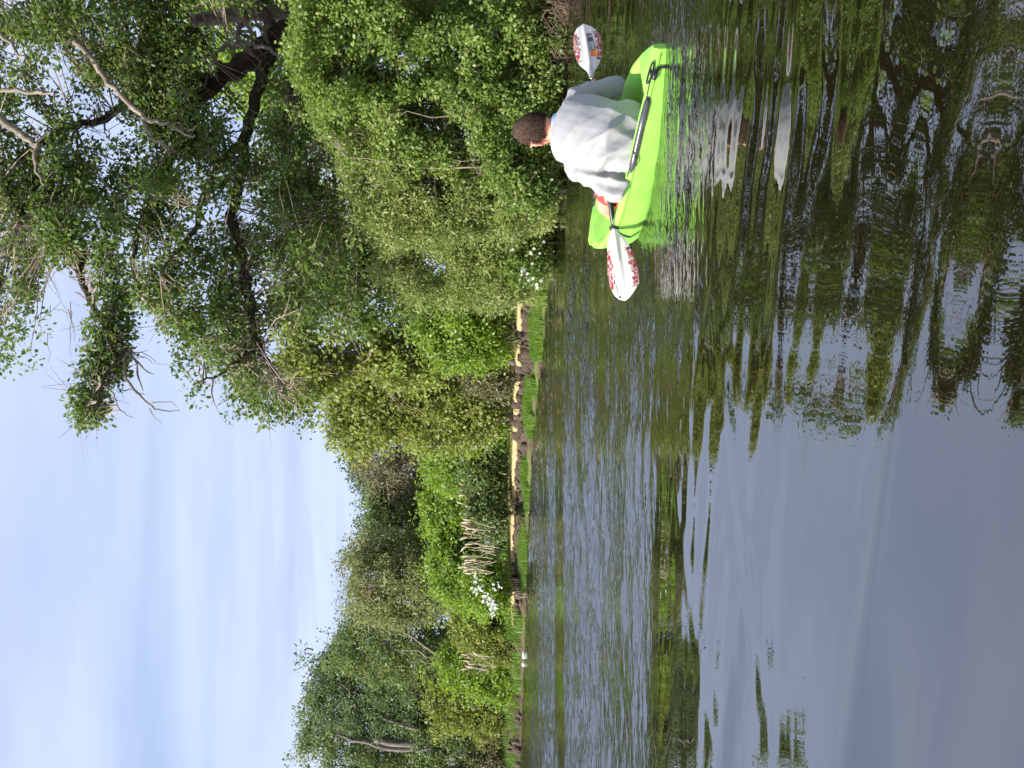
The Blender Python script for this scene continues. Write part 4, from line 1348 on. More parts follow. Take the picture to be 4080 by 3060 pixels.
kayak = empty('kayak', KS + KA * KL * 0.5)
tag(kayak, 'short lime green sit-on kayak with black cords', 'kayak')
ts = np.concatenate([np.linspace(0, .1, 7)[:-1], np.linspace(.1, .9, 30)[:-1], np.linspace(.9, 1, 7)])
hv, hq, ht_ = [], [], []
ring = 24
for t_ in ts:
    sec = hull_section(t_)
    full = [(w, z) for (w, z) in sec] + [(-w, z) for (w, z) in sec[-2:0:-1]]
    for (w, z) in full:
        p = KS + KA * (t_ * KL) + KP * w + Vector((0, 0, z))
        hv.append(tuple(p))
ring = len(full)
for i in range(len(ts) - 1):
    for j in range(ring):
        a = i * ring + j; b = i * ring + (j + 1) % ring
        hq.append((a, b, b + ring, a + ring))
for (base, flip) in ((0, False), ((len(ts) - 1) * ring, True)):
    c = np.mean(np.array(hv[base:base + ring]), 0)
    hv.append(tuple(c)); ci = len(hv) - 1
    for j in range(ring):
        a, b = base + j, base + (j + 1) % ring
        ht_.append((ci, b, a) if not flip else (ci, a, b))
hull_me = np_mesh('hull', np.array(hv), [np.array(hq), np.array(ht_)], M['lime'], smooth=True)
hull = mesh_obj('hull', hull_me, kayak)
es = hull.modifiers.new('split', 'EDGE_SPLIT'); es.split_angle = math.radians(28)


def kay_tube(name, pts, r, mat, sides=8, parent=None, radii=None):
    tb_ = Tubes(sides)
    tb_.add(pts, radii or [r] * len(pts))
    return mesh_obj(name, tb_.mesh(name, M[mat]), parent or kayak)


def hull_path(t0, t1, k0, k1, n=14, side=1, out=0.003):
    return [hull_pt(t0 + (t1 - t0) * i / (n - 1), k0 + (k1 - k0) * i / (n - 1), side, out) for i in range(n)]


kay_tube('moulded_seam', [hull_pt(.01 + .98 * i / 39, 4.75, 1, .0003) for i in range(40)], .0028, 'lime_mid', 6)
# long dark carrying grip let into the near gunwale, with its cord
n_ = 16
gp = [hull_pt(.13 + .27 * i / (n_ - 1), 5.2, 1, -0.004) for i in range(n_)]
grip = kay_tube('side_grip', gp, .017, 'charcoal', 10, radii=[.010] + [.0175] * (n_ - 3) + [.014, .006])
kay_tube('cord', [hull_pt(.06 + .36 * i / 19, 6.0 + .15 * math.sin(i * 1.1), 1, .004) for i in range(20)], .0022, 'black', 6, grip)
kay_tube('cord', [hull_pt(.30 + .10 * i / 9, 5.9 - 1.1 * math.sin(i / 9 * math.pi), 1, .016) for i in range(10)], .0025, 'black', 6, grip)
# stern strap with its buckle
st_ = kay_tube('stern_strap', [hull_pt(.055 + .01 * math.sin(i * .5), 7.5 - 4.6 * i / 11, 1, .005) for i in range(12)], .0065, 'strap', 6)
kay_tube('buckle', [hull_pt(.048, 5.3, 1, .012), hull_pt(.075, 5.3, 1, .012)], .013, 'black', 6, st_)
kay_tube('loop', [hull_pt(.06 + .03 * math.cos(a_), 7.0 + .8 * math.sin(a_), 1, .008) for a_ in np.linspace(0, 2 * math.pi, 14)], .004, 'black', 6, st_)
# moulded dark line across the near bow
pts = hull_path(.63, .70, 8.2, 5.5, 8) + hull_path(.702, .79, 5.3, 3.3, 8) + hull_path(.795, .775, 3.1, 2.2, 5)
kay_tube('moulded_groove', pts, .006, 'lime_dark', 6, radii=[.004] * 6 + [.006] * (len(pts) - 8) + [.004] * 2)
kay_tube('bow_plug', [hull_pt(.90, 2.9, 1, .002), hull_pt(.90, 2.9, 1, .010)], .012, 'lime_dark', 8)
# far side handle and cords near the bow
fg = kay_tube('far_grip', [hull_pt(.66 + .22 * i / 9, 7.5, -1, .010) for i in range(10)], .011, 'charcoal', 8)
kay_tube('cord', [hull_pt(.62 + .30 * i / 9, 8.4, -1, .012) for i in range(10)], .003, 'black', 6, fg)
# foot wells moulded into the bow deck
for t0, sd in ((.70, .35), (.84, -.2)):
    c0 = KS + KA * (t0 * KL) + KP * (.30 * sd) + Vector((0, 0, np.interp(t0, TK, ZG) - .005))
    pts = [c0 + KA * (.04 * math.cos(a_)) + KP * (.025 * math.sin(a_)) for a_ in np.linspace(0, 2 * math.pi, 12)]
    kay_tube('moulded_rim', pts, .006, 'lime', 6)

# ------------------------------------------------------------------ the kayaker
def ball(c, r, rot=None, seg=20, shape=None):
    bm = bmesh.new()
    bmesh.ops.create_uvsphere(bm, u_segments=seg, v_segments=seg // 2 + 2, radius=1.0)
    v = np.array([q_.co[:] for q_ in bm.verts])
    bm.faces.ensure_lookup_table(); bm.verts.index_update()
    f = [[q_.index for q_ in fa.verts] for fa in bm.faces]
    bm.free()
    v = v * np.array(r)
    if shape is not None:
        v = shape(v)
    if rot is not None:
        v = v @ np.array(rot).T
    return v + np.array(c), f


def tube_part(pts, radii, sides=14, squash=None, ref=None):
    """closed tube with optional elliptical section (squash = ratio across ref)"""
    pts = [Vector(p) for p in pts]
    v, f = [], []
    s = None
    for i, p in enumerate(pts):
        d = (pts[min(i + 1, len(pts) - 1)] - pts[max(i - 1, 0)]).normalized()
        if ref is not None:
            s = (Vector(ref) - d * Vector(ref).dot(d)).normalized()
        elif s is None:
            s, _ = perp(d)
        else:
            s = (s - d * s.dot(d)).normalized()
        b = d.cross(s)
        r = radii[i]
        ra, rb = r if isinstance(r, (tuple, list)) else (r, r)
        for j in range(sides):
            a = 2 * math.pi * j / sides
            v.append(tuple(p + s * (ra * math.cos(a)) + b * (rb * math.sin(a))))
    m_ = len(pts)
    for i in range(m_ - 1):
        for j in range(sides):
            a = i * sides + j; b2 = i * sides + (j + 1) % sides
            f.append([a, b2, b2 + sides, a + sides])
    v.append(tuple(pts[0])); v.append(tuple(pts[-1]))
    for j in range(sides):
        f.append([m_ * sides, (j + 1) % sides, j])
        f.append([m_ * sides + 1, (m_ - 1) * sides + j, (m_ - 1) * sides + (j + 1) % sides])
    return np.array(v), f


def fuse(name, parts, voxel, mat, smooth_it=6, disp=None):
    """several closed shapes -> one continuous skin"""
    V, Fc, n = [], [], 0
    for v, f in parts:
        V.append(v)
        Fc += [[i + n for i in fa] for fa in f]
        n += len(v)
    me = bpy.data.meshes.new(name + '_raw')
    me.from_pydata([tuple(x) for x in np.concatenate(V)], [], Fc)
    o = bpy.data.objects.new(name + '_raw', me)
    COL.objects.link(o)
    md = o.modifiers.new('r', 'REMESH'); md.mode = 'VOXEL'; md.voxel_size = voxel
    if smooth_it:
        sm = o.modifiers.new('s', 'SMOOTH'); sm.factor = 0.5; sm.iterations = smooth_it
    dg = bpy.context.evaluated_depsgraph_get()
    ev = o.evaluated_get(dg)
    res = bpy.data.meshes.new_from_object(ev)
    bpy.data.objects.remove(o); bpy.data.meshes.remove(me)
    res.name = name
    nv = len(res.vertices)
    co = np.empty(nv * 3, dtype=np.float32); res.vertices.foreach_get('co', co); co = co.reshape(-1, 3)
    if disp is not None:
        no = np.empty(nv * 3, dtype=np.float32); res.vertices.foreach_get('normal', no); no = no.reshape(-1, 3)
        co = co + no * disp(co, no)[:, None]
        res.vertices.foreach_set('co', co.astype(np.float32).ravel())
    res.polygons.foreach_set('use_smooth', np.ones(len(res.polygons), dtype=bool))
    res.materials.clear()
    res.materials.append(mat)
    res.update()
    return res


M['skin'] = plain_mat('skin', (0.62, 0.27, 0.18), 0.5, 0.4, 40, 0.10, 0.15, sss=0.12)
M['hair'] = noise_mat('hair', (0.014, 0.008, 0.006), (0.095, 0.058, 0.040), 70, rough=0.85, bump=0.5, dist=0.004, spec=0.12)
M['sweat'] = None
m, t = new_mat('sweatshirt')
tcn = N(t, 'ShaderNodeTexCoord')
n1 = N(t, 'ShaderNodeTexNoise', inp={'Scale': 260.0, 'Detail': 3.0, 'Roughness': 0.7})
L(t, tcn.outputs['Object'], n1.inputs['Vector'])
n2 = N(t, 'ShaderNodeTexNoise', inp={'Scale': 9.0, 'Detail': 4.0, 'Roughness': 0.55, 'Distortion': 0.4})
L(t, tcn.outputs['Object'], n2.inputs['Vector'])
r_ = ramp(t, [(0.3, (0.28, 0.28, 0.276)), (0.7, (0.345, 0.345, 0.34))])
L(t, n1.outputs['Fac'], r_.inputs[0])
p_ = N(t, 'ShaderNodeBsdfPrincipled', inp={'Roughness': 0.9, 'Specular IOR Level': 0.15, 'Sheen Weight': 0.15})
L(t, r_.outputs[0], p_.inputs['Base Color'])
ad = N(t, 'ShaderNodeMath', operation='MULTIPLY_ADD', inp={1: 0.12})
L(t, n1.outputs['Fac'], ad.inputs[0]); L(t, n2.outputs['Fac'], ad.inputs[2])
bp_ = N(t, 'ShaderNodeBump', inp={'Strength': 0.5, 'Distance': 0.012})
L(t, ad.outputs[0], bp_.inputs['Height']); L(t, bp_.outputs[0], p_.inputs['Normal'])
oo = N(t, 'ShaderNodeOutputMaterial'); L(t, p_.outputs[0], oo.inputs[0])
M['sweat'] = m
M['blue_cloth'] = plain_mat('pale_blue_cloth', (0.36, 0.52, 0.74), 0.9, 0.1, 120, 0.08, 0.3)
M['red_cloth'] = plain_mat('red_cloth', (0.60, 0.055, 0.05), 0.8, 0.2, 120, 0.1, 0.3)

pel = Vector((1.192, 4.855, 0.117)); w1 = Vector((1.196, 4.830, 0.239)); ch = Vector((1.232, 4.896, 0.352)); shl = Vector((1.2699, 4.9878, 0.4281)); nk = Vector((1.2811, 5.0439, 0.4760)); nk2 = Vector((1.2852, 5.0694, 0.5250))
hd = Vector((1.2872, 5.0898, 0.5944))
FACE = Vector((-0.30, 0.94, -0.10)).normalized()
SIDE = Vector((0.955, 0.295, 0))       # his right
LSH = at(2312, 672, 4.95); RSH = at(2310, 392, 5.07)
LEL = at(2470, 750, 4.86); REL = at(2460, 345, 5.02)
# paddle line (left tip nearer)
PL = at(2489, 1192, 5.00); PR = at(2324, 88, 5.44)
PDIR = (PR - PL).normalized()
HLp = PL.lerp(PR, (1192 - 800) / 1104.0); HRp = PL.lerp(PR, (1192 - 378) / 1104.0)
SH_R = 0.0135


def hand_parts(c, fore_from, flip):
    """palm and five fingers closed round the paddle shaft at c"""
    ax = PDIR
    w = (c - fore_from); w = (w - ax * w.dot(ax)).normalized()        # forearm direction, square to the shaft
    upv = ax.cross(w).normalized()
    if upv.z < 0: upv = -upv
    out = []
    pal0 = c - w * 0.062 + upv * 0.016
    out.append(tube_part([pal0 - w * 0.01, pal0 + w * 0.02, pal0 + w * 0.045, pal0 + w * 0.06], [(0.026, 0.017), (0.036, 0.018), (0.039, 0.016), (0.034, 0.012)], 14, ref=ax))
    for k, (off, rf, span) in enumerate(((-0.030, 0.0085, 3.6), (-0.010, 0.0092, 3.9), (0.010, 0.0090, 3.8), (0.029, 0.0078, 3.4))):
        pts = []
        for i in range(9):
            a = math.pi * 0.62 - span * i / 8
            rr_ = SH_R + rf * 0.95
            pts.append(c + ax * (off * (1 if flip else -1)) + (w * math.cos(a) * -1 * -1 + upv * math.sin(a)) * rr_)
        out.append(tube_part(pts, [rf * 1.05] * 3 + [rf] * 4 + [rf * 0.85, rf * 0.55], 8))
    th = []
    for i in range(7):
        a = math.pi * 0.95 + 2.2 * i / 6
        rr_ = SH_R + 0.0095
        th.append(c + ax * ((-0.040 + 0.010 * i / 6) * (1 if flip else -1)) + (w * math.cos(a) + upv * math.sin(a)) * rr_)
    th = [pal0 + ax * (-0.02 * (1 if flip else -1))] + th
    out.append(tube_part(th, [0.012, 0.0115, 0.011, 0.0105, 0.010, 0.009, 0.008, 0.005], 8))
    return out


person = empty('person', (1.25, 4.88, 0.06))
tag(person, 'person in a pale grey sweatshirt seated in the kayak, holding the paddle', 'person')
# head frame
hz = Vector((0, 0, 1)); hy = FACE.copy(); hx = hy.cross(hz).normalized(); hz = hx.cross(hy).normalized()
HR = Matrix((hx, hy, hz)).transposed()


def skull(v):
    v = v.copy()
    y, z = v[:, 1], v[:, 2]
    k = np.clip((-z - 0.02) / 0.09, 0, 1)
    v[:, 0] *= 1 - 0.26 * k
    v[:, 1] += 0.018 * k - 0.02 * np.clip((-z) / 0.1, 0, 1) * (y < 0) * np.abs(y) / 0.09
    v[:, 1] -= np.where(y < 0, 0.010 * np.exp(-((z - 0.02) / 0.05) ** 2), 0)
    return v


def hpt(x, y, z):
    return hd + hx * x + hy * y + hz * z


hp = [ball(hd, (0.071, 0.094, 0.115), HR, 28, skull)]
hp.append(tube_part([nk - Vector((0, 0.0, 0.05)), nk, nk2, hd + hy * -0.02 + hz * -0.03], [(0.068, 0.062), (0.056, 0.055), (0.052, 0.054), (0.052, 0.055)], 16, ref=hx))
hp.append(tube_part([hpt(0, 0.088, 0.020), hpt(0, 0.104, -0.008), hpt(0, 0.114, -0.026), hpt(0, 0.098, -0.036)], [0.010, 0.012, 0.015, 0.008], 8))   # nose
hp.append(ball(hpt(0, 0.090, -0.062), (0.026, 0.012, 0.008), HR, 12))                     # lips
hp.append(ball(hpt(0, 0.078, -0.092), (0.030, 0.026, 0.020), HR, 12))                     # chin
hp.append(ball(hpt(0, 0.082, 0.030), (0.055, 0.016, 0.010), HR, 12))                      # brow
for sgn in (-1, 1):                                                                       # ears
    er = [hpt(sgn * 0.075, 0.012, -0.036), hpt(sgn * 0.084, -0.002, -0.022), hpt(sgn * 0.092, -0.014, 0.004), hpt(sgn * 0.089, -0.010, 0.022), hpt(sgn * 0.078, 0.010, 0.022)]
    hp.append(tube_part(er, [0.008, 0.009, 0.009, 0.009, 0.007], 8))
    hp.append(tube_part([hpt(sgn * 0.073, 0.008, -0.02), hpt(sgn * 0.081, -0.002, 0.0), hpt(sgn * 0.075, 0.006, 0.016)], [0.007, 0.008, 0.006], 8))
# trunk, arms and legs
bp2 = list(hp)
bp2.append(tube_part([pel, w1, ch, shl, nk], [(0.155, 0.105), (0.150, 0.10), (0.175, 0.10), (0.165, 0.085), (0.07, 0.06)], 20, ref=SIDE))
for (sh_, el_, wr_, hc, fl) in ((LSH, LEL, None, HLp, False), (RSH, REL, None, HRp, True)):
    wv2 = (hc - el_).normalized()
    wr2 = hc - wv2 * 0.065
    bp2.append(tube_part([shl.lerp(sh_, 0.5), sh_, sh_.lerp(el_, 0.5), el_, el_.lerp(wr2, 0.35), wr2, hc - wv2 * 0.045], [0.06, 0.055, 0.046, 0.040, 0.040, 0.025, 0.024], 14))
    bp2 += hand_parts(hc, el_, fl)
LHIP = Vector((1.205, 4.98, 0.115)); RHIP = Vector((1.33, 5.03, 0.115))
LKN = at(2417, 806, 5.27); RKN = KS + KA * (KL * .66) - KP * 0.13 + Vector((0, 0, 0.235))
LFT = KS + KA * (KL * .80) + KP * 0.11 + Vector((0, 0, 0.10)); RFT = KS + KA * (KL * .82) - KP * 0.10 + Vector((0, 0, 0.10))
for hip, kn, ft in ((LHIP, LKN, LFT), (RHIP, RKN, RFT)):
    an = ft + Vector((0, 0, 0.03))
    bp2.append(tube_part([hip, hip.lerp(kn, 0.5), kn, kn + (kn - hip).normalized() * 0.012, kn.lerp(an, 0.35), kn.lerp(an, 0.75), an], [0.080, 0.068, 0.055, 0.052, 0.048, 0.034, 0.030], 14))
    fw = (KA + Vector((0, 0, 0.35))).normalized()
    bp2.append(tube_part([an - fw * 0.03 - Vector((0, 0, .02)), an + fw * 0.02, an + fw * 0.09, an + fw * 0.13], [0.026, 0.032, 0.032, 0.018], 12))
body = mesh_obj('body', fuse('body', bp2, 0.0055, M['skin'], 3), person)
# eyes
M['eye'] = plain_mat('eye_white', (0.75, 0.73, 0.70), 0.2)
for sgn in (-1, 1):
    v, f = ball(hpt(sgn * 0.030, 0.081, 0.012), (0.012, 0.012, 0.012), None, 12)
    me = bpy.data.meshes.new('eye'); me.from_pydata([tuple(x) for x in v], [], f); me.materials.append(M['eye'])
    mesh_obj('eye', me, person)


# hair: a close cap with thousands of short strands
def hairline(p):
    """p in head axes -> True where hair grows"""
    x, y, z = p[:, 0], p[:, 1], p[:, 2]
    back = (y < 0.025) & (z > -0.048 - 0.10 * np.clip(y, -1, 0) * 0.0 + np.clip((y + 0.02) / 0.05, 0, 1) * 0.075)
    front = (y >= 0.025) & (z > 0.030 + np.clip(y - 0.03, 0, 1) * 0.35)
    return back | front


v, f = ball((0, 0, 0), (0.071, 0.094, 0.115), None, 44, skull)
ok = hairline(v)
vv = v * (1 + 0.038 + 0.028 * (fnoise(v * np.array([70, 70, 26]), 3, 3)[:, None] - 0.5))
vin = v * 0.95
ff = [fa for fa in f if all(ok[i] for i in fa)]
W = np.array(HR)
nv_ = len(v)
allv = np.concatenate([vv, vin]) @ W.T + np.array(hd)
ec = {}
for fa in ff:
    for i in range(len(fa)):
        e = (fa[i], fa[(i + 1) % len(fa)])
        ec[tuple(sorted(e))] = ec.get(tuple(sorted(e)), 0) + 1
rim = []
for fa in ff:
    for i in range(len(fa)):
        e = (fa[i], fa[(i + 1) % len(fa)])
        if ec[tuple(sorted(e))] == 1:
            rim.append([e[1], e[0], e[0] + nv_, e[1] + nv_])
me = bpy.data.meshes.new('hair')
me.from_pydata([tuple(x) for x in allv], [], ff + [[i + nv_ for i in fa[::-1]] for fa in ff] + rim)
me.polygons.foreach_set('use_smooth', np.ones(len(me.polygons), dtype=bool))
me.materials.append(M['hair'])
hair = mesh_obj('hair', me, person)
r0 = np.random.default_rng(4)
g = r0.normal(0, 1, (26000, 3)); g /= np.linalg.norm(g, axis=1)[:, None]
sp = skull(g * np.array((0.071, 0.094, 0.115)))
k_ = hairline(sp); sp = sp[k_]; gn = g[k_]
root_ = sp * 1.015
tip = sp * 1.03 + gn * 0.006 + np.array([0, -0.004, -0.014]) * r0.uniform(0.5, 1.2, (len(sp), 1)) + r0.normal(0, 0.0016, (len(sp), 3))
sdv = np.cross(gn, r0.normal(0, 1, gn.shape)); sdv /= np.linalg.norm(sdv, axis=1)[:, None] + 1e-9
Vh = np.stack([root_ - sdv * 0.0008, root_ + sdv * 0.0008, tip], 1).reshape(-1, 3) @ W.T + np.array(hd)
hs_ = mesh_obj('hair_strands', np_mesh('hair_strands', Vh, np.arange(len(Vh)).reshape(-1, 3), M['hair']), hair)
hs_['kind'] = 'stuff'

# sweatshirt: trunk and sleeves in one skin, with folds at the armpits and waist
wl = LEL.lerp(HLp, 0.62); wr3 = REL.lerp(HRp, 0.78)
sp_parts = [tube_part([pel + Vector((0, 0, -0.01)), pel + Vector((0, -.005, 0.035)), w1, ch, shl, nk + Vector((0, -.005, -0.036)), nk + Vector((0, 0, -0.018))],
                      [(0.178, 0.130), (0.186, 0.140), (0.178, 0.136), (0.182, 0.130), (0.172, 0.108), (0.105, 0.084), (0.082, 0.070)], 26, ref=SIDE)]
sp_parts.append(tube_part([shl.lerp(LSH, 0.35), LSH, LSH.lerp(LEL, 0.5), LEL, LEL.lerp(wl, 0.5), wl], [0.080, 0.078, 0.068, 0.066, 0.058, 0.048], 18))
sp_parts.append(tube_part([shl.lerp(RSH, 0.35), RSH, RSH.lerp(REL, 0.5), REL, REL.lerp(wr3, 0.5), wr3], [0.080, 0.074, 0.064, 0.060, 0.052, 0.044], 18))


def folds(co, no):
    d = np.zeros(len(co))
    for (c, ax_, freq, amp, rad, sd_) in ((LSH.lerp(LEL, 0.25) + Vector((0.06, -0.03, -0.06)), Vector((0.75, 0.1, -0.65)), 34, 0.0075, 0.16, 1), (RSH + Vector((-0.05, -0.02, -0.09)), Vector((-0.6, 0.1, -0.8)), 30, 0.005, 0.15, 2),
                                    (LEL + Vector((0.02, 0, 0.05)), Vector((0.2, 0.2, 1.0)), 36, 0.006, 0.12, 3), (Vector((1.12, 4.72, 0.17)), Vector((-0.5, 0, 0.85)), 26, 0.0075, 0.17, 4), (Vector((1.33, 4.75, 0.16)), Vector((0.35, 0, 0.9)), 24, 0.005, 0.15, 5)):
        rel = co - np.array(c)
        dist = np.linalg.norm(rel, axis=1)
        a = np.array(ax_.normalized())
        b = np.cross(a, no); 
        across = np.array(Vector(ax_).cross(Vector((0, 1, 0))).normalized())
        ph = rel @ across * freq * 2.2 + 2.5 * fnoise(co * 9 + sd_, 2, sd_)
        d += 2.0 * amp * np.exp(-(dist / rad) ** 2) * (1 - np.abs(np.sin(ph * 0.6)) * 2)
    d += (fnoise(co * 9, 2, 8) - 0.5) * 0.008
    return d


shirt = mesh_obj('sweatshirt', fuse('sweatshirt', sp_parts, 0.006, M['sweat'], 5, folds), person)
# pale blue collar of the shirt below
cp = [nk + Vector((0, -0.008, -0.020)), nk + Vector((0, -0.006, 0.008)), nk + Vector((0, 0.000, 0.030))]
mesh_obj('collar', fuse('collar', [tube_part(cp, [(0.092, 0.080), (0.086, 0.076), (0.074, 0.070)], 24, ref=SIDE)], 0.004, M['blue_cloth'], 2), person)
# cuff with the small dark tab
cf = LEL.lerp(HLp, 0.60); cf2 = LEL.lerp(HLp, 0.68)
mesh_obj('cuff', fuse('cuff', [tube_part([cf, cf2], [0.050, 0.043], 16)], 0.005, M['sweat'], 3), person)
tp = at(2408, 778, 4.83)
# red shorts over the thighs
sh_parts = [tube_part([pel + Vector((0, 0.02, -0.02)), pel + Vector((0, 0.03, 0.05))], [(0.135, 0.09), (0.13, 0.09)], 20, ref=SIDE)]
for hip, kn in ((LHIP, LKN), (RHIP, RKN)):
    sh_parts.append(tube_part([hip, hip.lerp(kn, 0.5), hip.lerp(kn, 0.93)], [0.075, 0.078, 0.078], 16))
mesh_obj('shorts', fuse('shorts', sh_parts, 0.008, M['red_cloth'], 5), person)

# ------------------------------------------------------------------ paddle
m, t = new_mat('blade_print')
uvn = N(t, 'ShaderNodeAttribute', attribute_name='bl')      # blade coordinates: x along, y across, z which blade
sb = N(t, 'ShaderNodeSeparateColor')
L(t, uvn.outputs['Color'], sb.inputs[0])


def MM(op, a, b=0.0, c=None):
    n = N(t, 'ShaderNodeMath', operation=op)
    for i, v_ in enumerate((a, b, c)):
        if v_ is None: continue
        if isinstance(v_, (int, float)): n.inputs[i].default_value = v_
        else: L(t, v_, n.inputs[i])
    return n.outputs[0]


bx_, by_ = sb.outputs[0], sb.outputs[1]                      # 0..1 along (neck to tip), 0..1 across
acr = MM('ABSOLUTE', MM('SUBTRACT', by_, 0.5))              # 0 at the spine, 0.5 at the edge
cmbv = N(t, 'ShaderNodeCombineXYZ')
L(t, MM('MULTIPLY', bx_, 2.6), cmbv.inputs[0]); L(t, by_, cmbv.inputs[1])
nzz = N(t, 'ShaderNodeTexNoise', inp={'Scale': 3.1, 'Detail': 1.0, 'Distortion': 1.6})
L(t, cmbv.outputs[0], nzz.inputs['Vector'])
swirl = MM('SINE', MM('ADD', MM('MULTIPLY', nzz.outputs['Fac'], 40.0), MM('MULTIPLY', bx_, 9.0)))
swirl2 = MM('SINE', MM('ADD', MM('MULTIPLY', nzz.outputs['Fac'], 55.0), MM('MULTIPLY', by_, 14.0)))
edge_w = MM('ADD', 0.30, MM('MULTIPLY', MM('SUBTRACT', nzz.outputs['Fac'], 0.5), 0.35))
inz = MM('MULTIPLY', MM('GREATER_THAN', acr, edge_w), MM('MULTIPLY', MM('GREATER_THAN', bx_, 0.30), MM('LESS_THAN', bx_, 0.84)))
red = MM('MULTIPLY', inz, MM('GREATER_THAN', swirl, -0.05))
blk = MM('MULTIPLY', inz, MM('GREATER_THAN', swirl2, 0.62))
ivory = (0.78, 0.74, 0.66, 1)
mx1 = N(t, 'ShaderNodeMix', data_type='RGBA'); mx1.inputs['A'].default_value = ivory; mx1.inputs['B'].default_value = (0.55, 0.035, 0.05, 1)
L(t, red, mx1.inputs['Factor'])
mx2 = N(t, 'ShaderNodeMix', data_type='RGBA'); mx2.inputs['B'].default_value = (0.03, 0.03, 0.035, 1)
L(t, blk, mx2.inputs['Factor']); L(t, mx1.outputs['Result'], mx2.inputs['A'])
pp_ = N(t, 'ShaderNodeBsdfPrincipled', inp={'Roughness': 0.35})
L(t, mx2.outputs['Result'], pp_.inputs['Base Color'])
oo = N(t, 'ShaderNodeOutputMaterial'); L(t, pp_.outputs[0], oo.inputs[0])
M['blade'] = m
M['ivory'] = plain_mat('ivory_plastic', ivory[:3], 0.35, 0.5, 40, 0.03)
M['orange'] = plain_mat('orange_print', (0.85, 0.24, 0.02), 0.45, 0.4, 40, 0.08)
M['grey_print'] = plain_mat('grey_print', (0.20, 0.20, 0.20), 0.5, 0.4, 90, 0.45)
M['dark_print'] = plain_mat('dark_print', (0.035, 0.035, 0.04), 0.5)
M['white_print'] = plain_mat('white_print', (0.62, 0.61, 0.58), 0.5)

paddle = empty('paddle', PL.lerp(PR, 0.5))
tag(paddle, 'kayak paddle with white patterned blades and a black shaft held across the lap', 'paddle')
PLEN = (PR - PL).length
fL, fR = 268.0 / 1104, 236.0 / 1104                        # blade lengths as shares of the paddle
tb_ = Tubes(14)
tb_.add([PL.lerp(PR, fL + .012), PL.lerp(PR, 0.5), PL.lerp(PR, 1 - fR - .03)], [SH_R] * 3)
mesh_obj('shaft', tb_.mesh('shaft', M['black']), paddle)
for fr in (fL - 0.002, 1 - fR - 0.02):
    tb_ = Tubes(14)
    c0 = PL.lerp(PR, fr); 
    tb_.add([c0 - PDIR * .010, c0 - PDIR * .008, c0 + PDIR * .008, c0 + PDIR * .010], [.016, .024, .024, .016])
    mesh_obj('drip_ring', tb_.mesh('drip_ring', M['black']), paddle)


def blade(tipp, rootp, prof_up, prof_dn, tilt):
    """prof_up / prof_dn: half widths (m) along the blade from neck (0) to tip (1), above and below the spine"""
    ax = (tipp - rootp); ln = ax.length; ax.normalize()
    view = (EYE - rootp.lerp(tipp, .5)).normalized()
    nrm = (view - ax * view.dot(ax)).normalized()
    up = nrm.cross(ax).normalized()
    if up.z < 0: up = -up
    nrm = (nrm * math.cos(tilt) + up * math.sin(tilt)).normalized()
    up2 = (up - nrm * up.dot(nrm)).normalized()
    nl, nc = 36, 18
    V, A = [], []
    for side in (1, -1):
        for i in range(nl + 1):
            x = i / nl
            hu = np.interp(x, *prof_up); hd_ = np.interp(x, *prof_dn)
            for j in range(nc + 1):
                c = j / nc
                yv = -hd_ + (hu + hd_) * c
                e = min(1.0, min(c, 1 - c) * 6)
                spine = 0.012 * math.exp(-(yv / 0.010) ** 2) * (1 - x) ** 0.6
                cup = -0.9 * yv * yv - 0.02 * x * x
                th = 0.0035 * e + spine
                V.append(tuple(rootp + ax * (ln * x) + up2 * yv + nrm * (cup + side * th)))
                A.append((x, 0.5 + 0.5 * (yv / (hu if yv > 0 else hd_) if (hu if yv > 0 else hd_) > 1e-6 else 0), 0, 1))
    w_ = nc + 1; half = (nl + 1) * w_
    Q = []
    for i in range(nl):
        for j in range(nc):
            a = i * w_ + j
            Q.append((a, a + w_, a + w_ + 1, a + 1))
            b = half + a
            Q.append((b, b + 1, b + w_ + 1, b + w_))
    for i in range(nl):
        for j in (0, nc):
            a = i * w_ + j
            Q.append((a, half + a, half + a + w_, a + w_) if j == 0 else (a, a + w_, half + a + w_, half + a))
    for j in range(nc):
        for i in (0, nl):
            a = i * w_ + j
            Q.append((a, a + 1, half + a + 1, half + a) if i == 0 else (a, half + a, half + a + 1, a + 1))
    me = np_mesh('blade', np.array(V), np.array(Q), M['blade'], {'bl': np.array(A)}, smooth=True)
    o = mesh_obj('blade', me, paddle)
    e_ = o.modifiers.new('split', 'EDGE_SPLIT'); e_.split_angle = math.radians(50)

    def bp(x, yv, lift=0.0):
        return rootp + ax * (ln * x) + up2 * yv + nrm * (-0.9 * yv * yv - 0.02 * x * x + 0.0040 + 0.012 * math.exp(-(yv / 0.010) ** 2) * (1 - x) ** 0.6 + lift)
    return o, bp


def decal(name, bp, quad, mat, parent, lift=0.0012, nx_=6, ny_=3):
    """thin printed patch laid on the blade; quad = four (x, y) corners in blade coordinates"""
    q = [np.array(c, dtype=float) for c in quad]
    V, Fq = [], []
    for i in range(nx_ + 1):
        for j in range(ny_ + 1):
            a, b = i / nx_, j / ny_
            p = (q[0] * (1 - a) + q[1] * a) * (1 - b) + (q[3] * (1 - a) + q[2] * a) * b
            V.append(tuple(bp(p[0], p[1], lift)))
    for i in range(nx_):
        for j in range(ny_):
            a = i * (ny_ + 1) + j
            Fq.append((a, a + ny_ + 1, a + ny_ + 2, a + 1))
    return mesh_obj(name, np_mesh(name, np.array(V), np.array(Fq), M[mat], smooth=True), parent)


